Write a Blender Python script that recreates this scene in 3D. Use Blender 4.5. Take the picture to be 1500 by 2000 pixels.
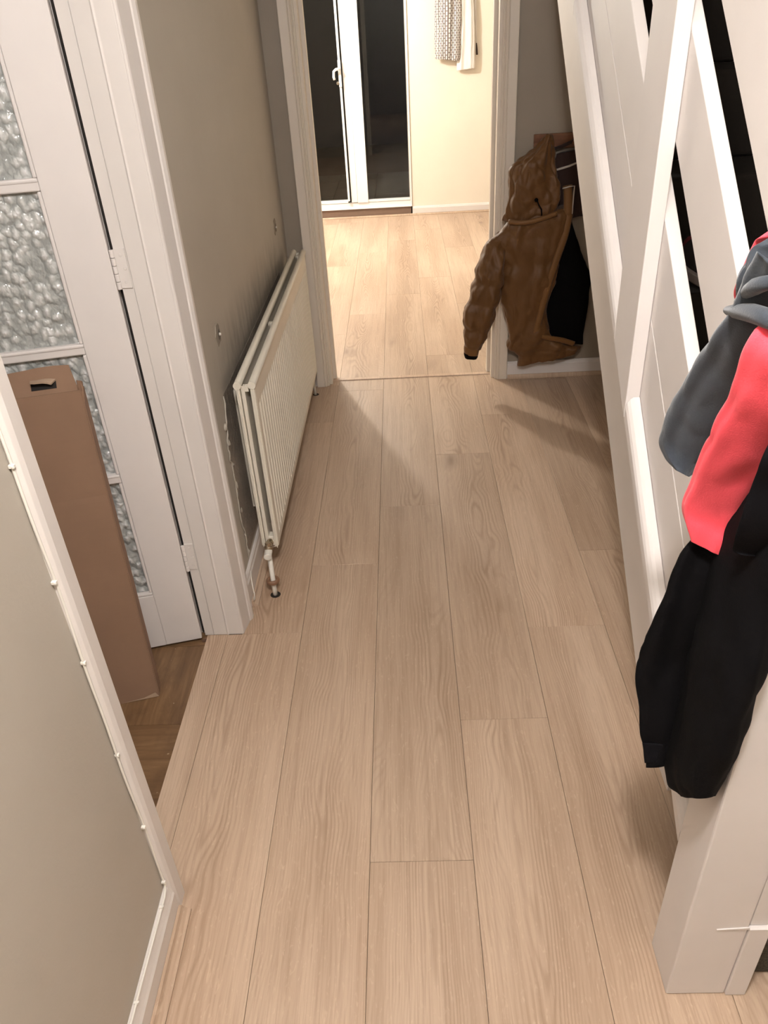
import bpy, bmesh, math, random
from mathutils import Vector, Matrix, noise
D = bpy.data
C = bpy.context.scene.collection
for o in list(D.objects): D.objects.remove(o)
random.seed(7)
PI = math.pi
# ------------------------------------------------------------------ camera
cam = D.cameras.new('camera'); co = D.objects.new('camera', cam); C.objects.link(co)
cam.sensor_fit = 'VERTICAL'; cam.sensor_height = 24.0; cam.lens = 17.894; cam.clip_start = 0.02
M = Matrix(((0.998540418, 0.038193865, 0.038187193), (0.011249234, 0.544462948, -0.838709457), (-0.052825068, 0.837914869, 0.543238608)))
co.matrix_world = Matrix.Translation((0, 0, 1.55)) @ M.to_4x4()
bpy.context.scene.camera = co
# ------------------------------------------------------------------ world, lights, exposure
S = bpy.context.scene
S.view_settings.view_transform = 'Standard'; S.view_settings.look = 'None'
S.view_settings.gamma = 1.0; S.view_settings.use_curve_mapping = False
S.view_settings.exposure = 0.84
W = D.worlds.new('night'); S.world = W; W.use_nodes = True
W.node_tree.nodes['Background'].inputs[0].default_value = (0.012, 0.014, 0.02, 1)
W.node_tree.nodes['Background'].inputs[1].default_value = 0.15
def bulb(name, loc, power, col, r):
    l = D.lights.new(name, 'POINT'); l.energy = power; l.color = col; l.shadow_soft_size = r
    o = D.objects.new(name, l); C.objects.link(o); o.location = loc
    return o
HALL_L = bulb('hall_bulb_light', (0.02, 0.16, 2.27), 55, (1, 0.955, 0.93), 0.07)
KIT_L = bulb('kitchen_bulb_light', (-1.25, 6.2, 2.17), 122, (1, 0.95, 0.87), 0.07)
ROOM_FILL = bulb('side_room_fill_light', (-2.3, 2.35, 2.1), 22, (1, 0.97, 0.93), 0.09)  # added fill, unseen: brightens the pebbled door glass from behind
# ------------------------------------------------------------------ node helpers
class NT:
    def __init__(s, name):
        s.m = D.materials.new(name); s.m.use_nodes = True; s.t = s.m.node_tree; s.n = s.t.nodes; s.l = s.t.links
        s.b = s.n['Principled BSDF']; s.out = s.n['Material Output']
    def add(s, typ, **kw):
        x = s.n.new(typ)
        for k, v in kw.items():
            if k.startswith('i_'):
                x.inputs[k[2:].replace('_', ' ')].default_value = v
            else: setattr(x, k, v)
        return x
    def link(s, a, b): s.l.new(a, b)
    def coord(s, kind='Object', scale=(1, 1, 1), rot=(0, 0, 0), src=None):
        mp = s.add('ShaderNodeMapping'); mp.inputs['Scale'].default_value = scale; mp.inputs['Rotation'].default_value = rot
        if src is None: src = s.add('ShaderNodeTexCoord').outputs[kind]
        s.link(src, mp.inputs['Vector']); return mp.outputs[0]
    def noise(s, vec, scale=5, detail=2, rough=0.5, dist=0):
        x = s.add('ShaderNodeTexNoise'); x.inputs['Scale'].default_value = scale; x.inputs['Detail'].default_value = detail
        x.inputs['Roughness'].default_value = rough; x.inputs['Distortion'].default_value = dist
        s.link(vec, x.inputs['Vector']); return x.outputs['Fac']
    def ramp(s, fac, stops, interp='LINEAR'):
        r = s.add('ShaderNodeValToRGB'); r.color_ramp.interpolation = interp; e = r.color_ramp.elements
        while len(e) < len(stops): e.new(0.5)
        for i, (p, c) in enumerate(stops):
            e[i].position = p; e[i].color = c if len(c) == 4 else (*c, 1)
        s.link(fac, r.inputs[0]); return r.outputs[0]
    def math(s, op, a, b=None, c=None):
        x = s.add('ShaderNodeMath', operation=op)
        for i, v in enumerate((a, b, c)):
            if v is None: continue
            if isinstance(v, (int, float)): x.inputs[i].default_value = v
            else: s.link(v, x.inputs[i])
        return x.outputs[0]
    def mix(s, fac, a, b, mode='MIX'):
        x = s.add('ShaderNodeMix', data_type='RGBA', blend_type=mode)
        for sock, v in ((x.inputs[0], fac), (x.inputs[6], a), (x.inputs[7], b)):
            if isinstance(v, (int, float)): sock.default_value = v
            elif isinstance(v, (tuple, list)): sock.default_value = (*v, 1) if len(v) == 3 else v
            else: s.link(v, sock)
        return x.outputs[2]
    def bump(s, h, strength=0.2, dist=0.01, base=None):
        x = s.add('ShaderNodeBump'); x.inputs['Strength'].default_value = strength; x.inputs['Distance'].default_value = dist
        s.link(h, x.inputs['Height'])
        if base is not None: s.link(base, x.inputs['Normal'])
        s.link(x.outputs[0], s.b.inputs['Normal']); return x.outputs[0]
    def base(s, v):
        if isinstance(v, (tuple, list)): s.b.inputs['Base Color'].default_value = (*v, 1)
        else: s.link(v, s.b.inputs['Base Color'])
    def setp(s, **kw):
        for k, v in kw.items(): s.b.inputs[k.replace('_', ' ')].default_value = v

def paint(name, col, rough=0.45, var=0.04, bump=0.08, scale=25, dirt=None):
    t = NT(name); v = t.coord('Object')
    n = t.noise(v, 3.0, 4, 0.6)
    c2 = tuple(x * (1 - var * 2.2) for x in col)
    c = t.ramp(n, [(0.35, c2), (0.65, col)])
    if dirt:
        n2 = t.noise(v, 42, 5, 0.7)
        c = t.mix(t.ramp(n2, [(0.73, (0, 0, 0)), (0.78, (1, 1, 1))]), c, dirt)
    t.base(c); t.setp(Roughness=rough)
    t.bump(t.noise(v, scale, 3, 0.6), bump, 0.01); return t.m

MAT = {}
MAT['frame'] = paint('cream_gloss_paint', (0.70, 0.63, 0.545), 0.45, 0.0, 0.0, 14)
MAT['white'] = paint('white_gloss_paint', (0.735, 0.69, 0.665), 0.55, 0.03, 0.05, 14)
MAT['white_old'] = paint('worn_white_gloss_paint', (0.74, 0.695, 0.66), 0.36, 0.03, 0.05, 22, (0.60, 0.53, 0.46))
MAT['ceiling'] = paint('ceiling_emulsion', (0.8, 0.78, 0.74), 0.9)
MAT['cream'] = paint('cream_emulsion', (0.80, 0.735, 0.63), 0.8, 0.02, 0.05, 60)
MAT['putty'] = paint('grey_filler', (0.36, 0.31, 0.25), 0.9, 0.12, 0.5, 90)
MAT['bare'] = paint('bare_plaster', (0.30, 0.25, 0.20), 0.95, 0.25, 0.9, 60)
MAT['pvc'] = paint('white_upvc', (0.85, 0.85, 0.84), 0.3, 0.01, 0.0)
MAT['plastic_white'] = paint('white_cable_plastic', (0.80, 0.77, 0.70), 0.4, 0.02, 0.0)

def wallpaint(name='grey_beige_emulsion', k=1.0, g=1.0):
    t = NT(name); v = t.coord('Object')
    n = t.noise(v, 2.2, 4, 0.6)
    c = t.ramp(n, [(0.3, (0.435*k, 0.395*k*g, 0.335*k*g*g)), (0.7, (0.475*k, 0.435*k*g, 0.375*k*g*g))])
    # scuffed dirt above and behind the radiator: a stain of its own on the wall
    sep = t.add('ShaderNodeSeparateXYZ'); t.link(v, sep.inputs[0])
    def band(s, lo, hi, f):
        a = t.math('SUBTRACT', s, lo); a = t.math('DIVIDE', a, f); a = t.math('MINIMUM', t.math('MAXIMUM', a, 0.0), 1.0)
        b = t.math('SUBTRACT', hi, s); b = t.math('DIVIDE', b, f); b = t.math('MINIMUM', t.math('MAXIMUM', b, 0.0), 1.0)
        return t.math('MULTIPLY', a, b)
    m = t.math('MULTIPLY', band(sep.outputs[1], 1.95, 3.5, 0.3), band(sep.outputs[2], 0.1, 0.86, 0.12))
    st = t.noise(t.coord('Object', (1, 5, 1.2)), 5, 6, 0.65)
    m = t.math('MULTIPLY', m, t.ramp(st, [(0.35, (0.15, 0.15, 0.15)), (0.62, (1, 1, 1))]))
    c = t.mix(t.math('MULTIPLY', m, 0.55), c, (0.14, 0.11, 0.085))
    sp = t.noise(v, 90, 2, 0.5)
    c = t.mix(t.ramp(sp, [(0.80, (0, 0, 0)), (0.82, (0.7, 0.7, 0.7))]), c, (0.75, 0.70, 0.64))
    t.base(c); t.setp(Roughness=0.5)
    t.bump(t.noise(v, 120, 3, 0.6), 0.10, 0.004); return t.m
MAT['wall'] = wallpaint()
MAT['wall_end'] = wallpaint('shaded_grey_beige_emulsion', 0.64, 0.935)  # same emulsion darkened: weaker light on the end wall put into its colour

def oak(name='oak_laminate', gain=1.0):
    t = NT(name)
    tc = t.add('ShaderNodeTexCoord'); oi = t.add('ShaderNodeObjectInfo')
    rnd = oi.outputs['Random']
    off = t.add('ShaderNodeCombineXYZ'); t.link(t.math('MULTIPLY', rnd, 37.0), off.inputs[0]); t.link(t.math('MULTIPLY', rnd, 91.0), off.inputs[1])
    def shifted(scale):
        m = t.add('ShaderNodeVectorMath', operation='MULTIPLY'); t.link(tc.outputs['Object'], m.inputs[0]); m.inputs[1].default_value = scale
        a = t.add('ShaderNodeVectorMath', operation='ADD'); t.link(m.outputs[0], a.inputs[0]); t.link(off.outputs[0], a.inputs[1]); return a.outputs[0]
    # growth rings: contour lines of a stretched field folded about the heart line of the board
    sp = t.add('ShaderNodeSeparateXYZ'); t.link(tc.outputs['Object'], sp.inputs[0])
    xc = t.math('ADD', sp.outputs[0], t.math('MULTIPLY_ADD', rnd, 0.10, -0.05))
    wob = t.noise(shifted((2, 2.4, 1)), 1.0, 2, 0.5)
    xc = t.math('ADD', xc, t.math('MULTIPLY_ADD', wob, 0.10, -0.05))
    rad_ = t.math('SQRT', t.math('MULTIPLY_ADD', xc, xc, 0.0003))
    f1 = t.math('ADD', t.noise(shifted((5.0, 0.85, 1)), 1.0, 1.6, 0.42, 0.25), t.math('MULTIPLY', rad_, 4.2))
    jit = t.noise(shifted((90, 10, 1)), 1.0, 2, 0.6)
    ring = t.math('SINE', t.math('ADD', t.math('MULTIPLY', f1, 165.0), t.math('MULTIPLY', jit, 2.2)))
    ring = t.math('POWER', t.math('MULTIPLY_ADD', ring, 0.5, 0.5), 2.2)
    mask = t.ramp(t.noise(shifted((9, 1.3, 1)), 1.0, 1.5, 0.5), [(0.36, (0.10, 0.10, 0.10)), (0.60, (1, 1, 1))])
    heart = t.ramp(t.math('ABSOLUTE', xc), [(0.0, (1, 1, 1)), (0.035, (0.9, 0.9, 0.9)), (0.075, (0.30, 0.30, 0.30))])
    ringm = t.math('MULTIPLY', t.math('MULTIPLY', ring, mask), heart)
    # fine fibre
    fib = t.noise(shifted((260, 5.0, 1)), 1.0, 3, 0.65, 0.15)
    fib2 = t.noise(shifted((60, 1.6, 1)), 1.0, 3, 0.6, 0.4)
    big = t.noise(shifted((5, 0.9, 1)), 1.0, 2, 0.5)
    fleck = t.noise(shifted((150, 42, 1)), 1.0, 2, 0.5, 1.2)
    # knots
    vo = t.add('ShaderNodeTexVoronoi'); vo.inputs['Scale'].default_value = 1.0
    wv = t.add('ShaderNodeTexNoise'); wv.inputs['Scale'].default_value = 3.0; t.link(shifted((3, 1, 1)), wv.inputs['Vector'])
    av = t.add('ShaderNodeVectorMath', operation='MULTIPLY_ADD'); t.link(wv.outputs['Color'], av.inputs[0]); av.inputs[1].default_value = (0.25, 0.25, 0); t.link(shifted((4.6, 1.7, 0)), av.inputs[2])
    t.link(av.outputs[0], vo.inputs['Vector'])
    kn = t.ramp(vo.outputs['Distance'], [(0.015, (1, 1, 1)), (0.10, (0.25, 0.25, 0.25)), (0.20, (0, 0, 0))])
    gate = t.ramp(t.noise(shifted((1.3, 0.8, 1)), 1.0, 0, 0.5), [(0.47, (0, 0, 0)), (0.55, (1, 1, 1))])
    kn = t.math('MULTIPLY', kn, gate)
    A = tuple(x * gain for x in (0.540, 0.408, 0.302)); B = tuple(x * gain for x in (0.450, 0.325, 0.232))
    DK = tuple(x * gain for x in (0.270, 0.175, 0.112)); LT = tuple(x * gain for x in (0.66, 0.51, 0.385))
    c = t.mix(t.ramp(big, [(0.38, (0, 0, 0)), (0.62, (1, 1, 1))]), A, B)
    c = t.mix(t.math('MULTIPLY', t.ramp(fib2, [(0.45, (0, 0, 0)), (0.7, (1, 1, 1))]), 0.32), c, DK)
    c = t.mix(t.math('MULTIPLY', t.ramp(fib, [(0.50, (0, 0, 0)), (0.68, (1, 1, 1))]), 0.36), c, DK)
    c = t.mix(t.math('MULTIPLY', t.ramp(fleck, [(0.60, (0, 0, 0)), (0.70, (1, 1, 1))]), 0.28), c, LT)
    c = t.mix(t.math('MULTIPLY', ringm, 0.62), c, DK)
    c = t.mix(t.math('MULTIPLY', kn, 0.85), c, tuple(x * gain for x in (0.17, 0.105, 0.07)))
    tone = t.math('MULTIPLY_ADD', rnd, 0.16, 0.93)
    hv = t.add('ShaderNodeHueSaturation'); t.link(tone, hv.inputs['Value']); t.link(c, hv.inputs['Color'])
    t.base(hv.outputs[0])
    t.setp(Roughness=0.42)
    h = t.math('ADD', t.math('MULTIPLY', fib, -1.0), t.math('MULTIPLY', ringm, -0.5))
    t.bump(h, 0.14, 0.002); return t.m
MAT['oak'] = oak()
MAT['oak_trim'] = oak('oak_scotia', 1.06)

def brown_vinyl():
    t = NT('worn_brown_floor'); tc = t.add('ShaderNodeTexCoord'); oi = t.add('ShaderNodeObjectInfo')
    a = t.add('ShaderNodeVectorMath', operation='MULTIPLY_ADD'); t.link(oi.outputs['Location'], a.inputs[0]); a.inputs[1].default_value = (13, 17, 0); t.link(tc.outputs['Object'], a.inputs[2])
    v = t.coord(scale=(3.2, 34, 1), src=a.outputs[0]); n = t.noise(v, 1, 5, 0.7, 0.6)
    n2 = t.noise(t.coord(scale=(1, 1, 1), src=a.outputs[0]), 9, 5, 0.65)
    c = t.ramp(n, [(0.3, (0.105, 0.056, 0.026)), (0.55, (0.185, 0.105, 0.05)), (0.75, (0.26, 0.16, 0.082))])
    c = t.mix(t.ramp(n2, [(0.5, (0, 0, 0)), (0.7, (0.6, 0.6, 0.6))]), c, (0.085, 0.045, 0.022))
    sp = t.noise(t.coord('Object'), 60, 1, 0.5)
    c = t.mix(t.ramp(sp, [(0.76, (0, 0, 0)), (0.78, (0.6, 0.6, 0.6))]), c, (0.5, 0.4, 0.3))
    t.base(c); t.setp(Roughness=0.38); t.bump(n, 0.12, 0.003); return t.m
MAT['vinyl'] = brown_vinyl()

def cardboard(name, col):
    t = NT(name); v = t.coord('Object', (1, 1, 1))
    n = t.noise(t.coord('Object', (6, 6, 160)), 1, 3, 0.6); n2 = t.noise(v, 6, 4, 0.6)
    c = t.ramp(n2, [(0.3, tuple(x * 0.9 for x in col)), (0.7, col)])
    c = t.mix(t.math('MULTIPLY', n, 0.12), c, tuple(x * 0.6 for x in col))
    t.base(c); t.setp(Roughness=0.85); t.bump(n, 0.08, 0.002); return t.m
MAT['card'] = cardboard('brown_cardboard', (0.255, 0.152, 0.095))
MAT['card_dark'] = cardboard('dark_brown_cardboard', (0.20, 0.115, 0.075))  # darker brown card tone, used on the crumbs
MAT['card_torn'] = cardboard('torn_cardboard_edge', (0.42, 0.30, 0.21))

def fabric(name, col, scale=350, var=0.25, rough=0.9, bump=0.25, sheen=0.15, big=0.12):
    t = NT(name); v = t.coord('Object')
    n = t.noise(v, scale, 2, 0.6); n2 = t.noise(v, 9, 4, 0.6)
    c = t.mix(t.math('MULTIPLY', n, var), col, tuple(min(1, x * 1.8 + (0.004 if max(col) > 0.02 else 0.0)) for x in col))
    c = t.mix(t.math('MULTIPLY', n2, big), c, tuple(x * 0.5 for x in col))
    t.base(c); t.setp(Roughness=rough, Sheen_Weight=sheen)
    t.b.inputs['Specular IOR Level'].default_value = 0.10 if max(col) < 0.02 else 0.4
    t.bump(t.math('ADD', n, t.math('MULTIPLY', n2, 2.0)), bump, 0.002); return t.m
MAT['navy'] = fabric('slate_blue_fleece', (0.026, 0.033, 0.043), 500, 0.5, sheen=0.25)
MAT['navy_d'] = fabric('slate_ribbed_cuff', (0.030, 0.032, 0.040), 400)
MAT['red'] = fabric('coral_red_cotton', (0.92, 0.065, 0.095), 600, 0.10, sheen=0.2, big=0.08)
MAT['black'] = fabric('black_softshell', (0.0028, 0.0026, 0.0032), 500, 0.3, 0.8, sheen=0.0)
MAT['black2'] = fabric('black_inner_jacket', (0.0045, 0.0042, 0.0055), 500, 0.3, 0.85, sheen=0.0)
MAT['tan'] = fabric('tan_nylon', (0.118, 0.050, 0.0115), 160, 0.14, 0.55, 0.2, 0.1, 0.25)
MAT['tan_trim'] = fabric('tan_facing', (0.155, 0.068, 0.016), 160, 0.14, 0.6, 0.15, 0.1, 0.2)
MAT['lining'] = fabric('black_lining', (0.0022, 0.0018, 0.0018), 300, sheen=0.0)
MAT['bag'] = fabric('dark_brown_bag_cloth', (0.028, 0.012, 0.009), 300)
MAT['piping'] = fabric('pale_piping', (0.55, 0.50, 0.45), 300)
MAT['towel_w'] = fabric('white_towel', (0.82, 0.78, 0.74), 250, 0.1)
MAT['carpet'] = None
def carpet():
    t = NT('dark_olive_carpet'); v = t.coord('Object')
    n = t.noise(v, 220, 3, 0.7); n2 = t.noise(v, 60, 3, 0.6, 1.0)
    c = t.ramp(n, [(0.35, (0.030, 0.024, 0.016)), (0.65, (0.125, 0.10, 0.068))])
    c = t.mix(t.math('MULTIPLY', n2, 0.4), c, (0.02, 0.016, 0.010))
    t.base(c); t.setp(Roughness=0.95); t.bump(t.math('ADD', n, n2), 0.9, 0.006); return t.m
MAT['carpet'] = carpet()
MAT['carpet_shade'] = fabric('near_black_shaded_carpet', (0.010, 0.008, 0.0065), 200, 0.4, sheen=0.0)  # near-black copy of the carpet: shade behind the boards put into its colour
def enamel():
    t = NT('aged_cream_enamel'); v = t.coord('Object')
    n = t.noise(v, 4, 4, 0.6); n2 = t.noise(v, 70, 5, 0.7)
    c = t.ramp(n, [(0.3, (0.74, 0.69, 0.59)), (0.7, (0.80, 0.755, 0.66))])
    c = t.mix(t.ramp(n2, [(0.70, (0, 0, 0)), (0.78, (0.7, 0.7, 0.7))]), c, (0.33, 0.27, 0.20))
    t.base(c); t.setp(Roughness=0.36); t.bump(n, 0.05, 0.01); return t.m
MAT['enamel'] = enamel()
def plain(name, col, rough=0.5, metal=0.0):
    t = NT(name); v = t.coord('Object'); n = t.noise(v, 40, 3, 0.6)
    t.base(t.mix(t.math('MULTIPLY', n, 0.3), col, tuple(x * 0.6 for x in col))); t.setp(Roughness=rough, Metallic=metal); return t.m
MAT['fin'] = plain('dusty_fin_metal', (0.36, 0.32, 0.26), 0.6)
MAT['chrome'] = plain('tarnished_brass_chrome', (0.50, 0.42, 0.32), 0.25, 1.0)
MAT['collar'] = plain('brown_pipe_rose', (0.24, 0.13, 0.075), 0.45)
MAT['dark'] = plain('dark_gap', (0.012, 0.009, 0.007), 0.9)
MAT['sub'] = plain('dark_underlay', (0.075, 0.048, 0.032), 0.9)
MAT['pine'] = plain('varnished_pine', (0.20, 0.082, 0.038), 0.4)
MAT['sill'] = plain('brown_sill_board', (0.20, 0.13, 0.095), 0.5)
MAT['slab'] = plain('patio_slab', (0.16, 0.15, 0.125), 0.9)
MAT['brass'] = plain('dull_brass', (0.45, 0.33, 0.16), 0.35, 1.0)
MAT['grey_sole'] = plain('grey_rubber', (0.25, 0.22, 0.21), 0.6)
MAT['shoe_red'] = plain('dark_red_mesh', (0.10, 0.008, 0.012), 0.6)
MAT['shoe_black'] = plain('black_shoe_cloth', (0.012, 0.008, 0.009), 0.7)

def knots():
    t = NT('varnished_pine_rail'); v = t.coord('Object', (2.5, 14, 22))
    n = t.noise(v, 1, 4, 0.6, 0.8)
    t.base(t.ramp(n, [(0.3, (0.10, 0.035, 0.018)), (0.5, (0.21, 0.09, 0.045)), (0.75, (0.30, 0.15, 0.08))])); t.setp(Roughness=0.35); return t.m
MAT['pine_rail'] = knots()

def obscure_glass():
    t = NT('pebbled_obscure_glass'); v = t.coord('Object', (1, 1, 0.8))
    dn = t.add('ShaderNodeTexNoise'); dn.inputs['Scale'].default_value = 60; t.link(v, dn.inputs['Vector'])
    av = t.add('ShaderNodeVectorMath', operation='MULTIPLY_ADD'); t.link(dn.outputs['Color'], av.inputs[0]); av.inputs[1].default_value = (0.014, 0.014, 0.018); t.link(v, av.inputs[2])
    vo = t.add('ShaderNodeTexVoronoi', feature='SMOOTH_F1'); vo.inputs['Scale'].default_value = 56; vo.inputs['Smoothness'].default_value = 0.25
    t.link(av.outputs[0], vo.inputs['Vector'])
    h = t.math('SUBTRACT', 1.0, vo.outputs['Distance'])
    c = t.ramp(vo.outputs['Distance'], [(0.12, (1.0, 1.0, 1.0)), (0.32, (0.82, 0.83, 0.81)), (0.60, (0.49, 0.51, 0.495))])  # white highlights painted into the pebble centres, grey between them
    t.base(c); t.setp(Roughness=0.10, IOR=1.5, Transmission_Weight=0.30)
    t.bump(h, 0.85, 0.012); return t.m
MAT['obscure'] = obscure_glass()
def clear_glass():
    t = NT('window_glass'); tr = t.add('ShaderNodeBsdfTransparent'); gl = t.add('ShaderNodeBsdfGlossy'); gl.inputs['Roughness'].default_value = 0.02
    tr.inputs['Color'].default_value = (0.85, 0.88, 0.87, 1)
    fr = t.add('ShaderNodeFresnel'); fr.inputs['IOR'].default_value = 1.45
    mx = t.add('ShaderNodeMixShader'); t.link(fr.outputs[0], mx.inputs[0]); t.link(tr.outputs[0], mx.inputs[1]); t.link(gl.outputs[0], mx.inputs[2])
    t.link(mx.outputs[0], t.out.inputs[0]); return t.m
MAT['glass'] = clear_glass()
def check_towel():
    t = NT('grey_white_check_towel'); v = t.coord('UV')
    br = t.add('ShaderNodeTexBrick'); br.offset = 0.5
    br.inputs['Scale'].default_value = 1.0; br.inputs['Brick Width'].default_value = 0.034; br.inputs['Row Height'].default_value = 0.0145
    br.inputs['Mortar Size'].default_value = 0.0042; br.inputs['Mortar Smooth'].default_value = 0.2
    br.inputs['Color1'].default_value = (0.85, 0.82, 0.79, 1); br.inputs['Color2'].default_value = (0.80, 0.78, 0.75, 1); br.inputs['Mortar'].default_value = (0.20, 0.17, 0.16, 1)
    rot = t.coord('UV', (1, 1, 1), (0, 0, PI / 2)); t.link(rot, br.inputs['Vector'])
    t.base(br.outputs[0]); t.setp(Roughness=0.9); return t.m
MAT['check'] = check_towel()
def bulbmat():
    t = NT('lit_bulb_glass'); t.b.inputs['Emission Color'].default_value = (1, 0.86, 0.68, 1); t.b.inputs['Emission Strength'].default_value = 6; return t.m
MAT['bulb'] = bulbmat()

# ------------------------------------------------------------------ geometry helpers
def bmnew(): return bmesh.new()
def box(bm, x0, x1, y0, y1, z0, z1):
    vs = [bm.verts.new(p) for p in ((x0,y0,z0),(x1,y0,z0),(x1,y1,z0),(x0,y1,z0),(x0,y0,z1),(x1,y0,z1),(x1,y1,z1),(x0,y1,z1))]
    for f in ((3,2,1,0),(4,5,6,7),(0,1,5,4),(1,2,6,5),(2,3,7,6),(3,0,4,7)): bm.faces.new([vs[i] for i in f])
    return vs
def prism(bm, pts, ext):
    """pts: list of 3D points (planar polygon), ext: extrusion vector"""
    e = Vector(ext); a = [bm.verts.new(p) for p in pts]; b = [bm.verts.new(Vector(p) + e) for p in pts]
    n = len(pts); bm.faces.new(a[::-1]); bm.faces.new(b)
    for i in range(n): bm.faces.new((a[i], a[(i+1) % n], b[(i+1) % n], b[i]))
def tube(bm, path, r, seg=8, caps=True):
    path = [Vector(p) for p in path]; rings = []
    rr = r if isinstance(r, (list, tuple)) else [r] * len(path)
    t0 = (path[1] - path[0]).normalized(); up = Vector((0, 0, 1)) if abs(t0.z) < 0.9 else Vector((1, 0, 0))
    nrm = t0.cross(up).normalized()
    for i, p in enumerate(path):
        t = (path[min(i+1, len(path)-1)] - path[max(i-1, 0)]).normalized()
        nrm = (nrm - t * nrm.dot(t)).normalized(); bn = t.cross(nrm)
        rings.append([bm.verts.new(p + (nrm * math.cos(2*PI*k/seg) + bn * math.sin(2*PI*k/seg)) * rr[i]) for k in range(seg)])
    for i in range(len(rings)-1):
        for k in range(seg): bm.faces.new((rings[i][k], rings[i][(k+1) % seg], rings[i+1][(k+1) % seg], rings[i+1][k]))
    if caps: bm.faces.new(rings[0][::-1]); bm.faces.new(rings[-1])
def lathe(bm, prof, origin, axis='Z', seg=20):
    o = Vector(origin); rings = []
    for r, h in prof:
        ring = []
        for k in range(seg):
            a = 2*PI*k/seg; c, s = r*math.cos(a), r*math.sin(a)
            p = {'Z': (c, s, h), 'Y': (c, h, s), 'X': (h, c, s)}[axis]; ring.append(bm.verts.new(o + Vector(p)))
        rings.append(ring)
    for i in range(len(rings)-1):
        for k in range(seg): bm.faces.new((rings[i][k], rings[i][(k+1) % seg], rings[i+1][(k+1) % seg], rings[i+1][k]))
    for ring in (rings[0], rings[-1]):
        try: bm.faces.new(ring)
        except ValueError: pass
def obj(name, bm, mat, parent=None, smooth=False, bevel=0, loc=None, seg=2, auto=None):
    bmesh.ops.recalc_face_normals(bm, faces=bm.faces)
    if loc is not None:
        for v in bm.verts: v.co -= Vector(loc)
    me = D.meshes.new(name); bm.to_mesh(me); bm.free(); me.materials.append(mat)
    if smooth:
        for p in me.polygons: p.use_smooth = True
    o = D.objects.new(name, me); C.objects.link(o)
    if loc is not None: o.location = loc
    if parent: o.parent = parent
    if parent is not None and parent.type == 'EMPTY' and any(parent.location):
        o.location = Vector(o.location) - parent.location
    if bevel:
        m = o.modifiers.new('bevel', 'BEVEL'); m.width = bevel; m.segments = seg; m.limit_method = 'ANGLE'; m.angle_limit = 0.6
    return o
def thing(name, loc, label, cat, group=None):
    o = D.objects.new(name, None); C.objects.link(o); o.location = loc; o.empty_display_size = 0.05
    o['label'] = label; o['category'] = cat
    if group: o['group'] = group
    return o
def tag(o, label, cat, group=None):
    o['label'] = label; o['category'] = cat
    if group: o['group'] = group
    return o
def sub_of(o, part):
    o.parent = part; o.location = (0, 0, 0); return o
def struct(name, bm, mat, label, cat, **kw):
    o = obj(name, bm, mat, None, **kw); o['kind'] = 'structure'; tag(o, label, cat); return o
def catmull(st, n):
    out = []; m = len(st)
    for i in range(m-1):
        p0, p1, p2, p3 = st[max(i-1, 0)], st[i], st[i+1], st[min(i+2, m-1)]
        for k in range(n):
            t = k/n; r = []
            for j in range(3):
                a, b, c, d = (Vector(q[j]) for q in (p0, p1, p2, p3))
                r.append(0.5*((2*b) + (c-a)*t + (2*a-5*b+4*c-d)*t*t + (-a+3*b-3*c+d)*t**3))
            out.append((r[0], r[1], r[2], i+t))
    out.append((Vector(st[-1][0]), Vector(st[-1][1]), Vector(st[-1][2]), m-1.0)); return out
def loft(bm, st, n=8, m=48, fold=0.12, wr=0.004, seed=0, open_end=True, close_start=True, expo=0.85, puff=None, clampx=None, clampy=None, uv=False, nfold=(3, 5, 8)):
    rs = catmull(st, n); rings = []; acc = 0; prev = None
    rnd = random.Random(seed); ph = [rnd.uniform(0, 6.28) for _ in nfold]; dr = [rnd.uniform(-0.5, 0.5) for _ in nfold]
    for (P, a, b, tt) in rs:
        ring = []
        for k in range(m):
            th = 2*PI*k/m; c, s = math.cos(th), math.sin(th)
            c2 = math.copysign(abs(c)**expo, c); s2 = math.copysign(abs(s)**expo, s)
            g = sum(math.sin(q*th + ph[i] + dr[i]*tt*1.7) / (1 + i*0.4) for i, q in enumerate(nfold)) * fold * 0.45
            sc_b = 1 + g; sc_a = 1 + g*0.25
            if puff: pf = puff(tt); sc_b *= pf; sc_a *= 1 + (pf-1)*0.5
            p = P + a*c2*sc_a + b*s2*sc_b
            q = p*14 + Vector((seed*3.1, 0, 0)); q.z *= 0.55
            rg = 1-abs(noise.noise(q*1.9+Vector((3, 7, 1))))*2; p = p + noise.noise_vector(q)*wr*1.5 + noise.noise_vector(q*2.7)*wr*0.7 + (P-p).normalized()*wr*0.55*rg**3 if rg > 0 else p + noise.noise_vector(q)*wr*1.5 + noise.noise_vector(q*2.7)*wr*0.7
            if clampx is not None: p.x = min(p.x, clampx)
            if clampy is not None: p.y = min(p.y, clampy)
            ring.append(bm.verts.new(p))
        rings.append(ring)
    for i in range(len(rings)-1):
        for k in range(m): bm.faces.new((rings[i][k], rings[i][(k+1) % m], rings[i+1][(k+1) % m], rings[i+1][k]))
    def cap(ring, ctr, inward):
        if inward is not None:
            inner = [bm.verts.new(ctr + (v.co-ctr)*0.86) for v in ring]; inn2 = [bm.verts.new(v.co + inward) for v in inner]
            for k in range(m):
                bm.faces.new((ring[k], ring[(k+1) % m], inner[(k+1) % m], inner[k])); bm.faces.new((inner[k], inner[(k+1) % m], inn2[(k+1) % m], inn2[k]))
            ring = inn2
        cv = bm.verts.new(sum((v.co for v in ring), Vector())/m)
        for k in range(m): bm.faces.new((ring[k], ring[(k+1) % m], cv))
    P1, P0 = rs[-1][0], rs[-3][0]
    cap(rings[-1], P1, (P0-P1).normalized()*0.02 if open_end else None); cap(rings[0], rs[0][0], None)
    return rings

# ================================================================== SETTING
XW = -0.535          # hall face of the left wall
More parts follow.
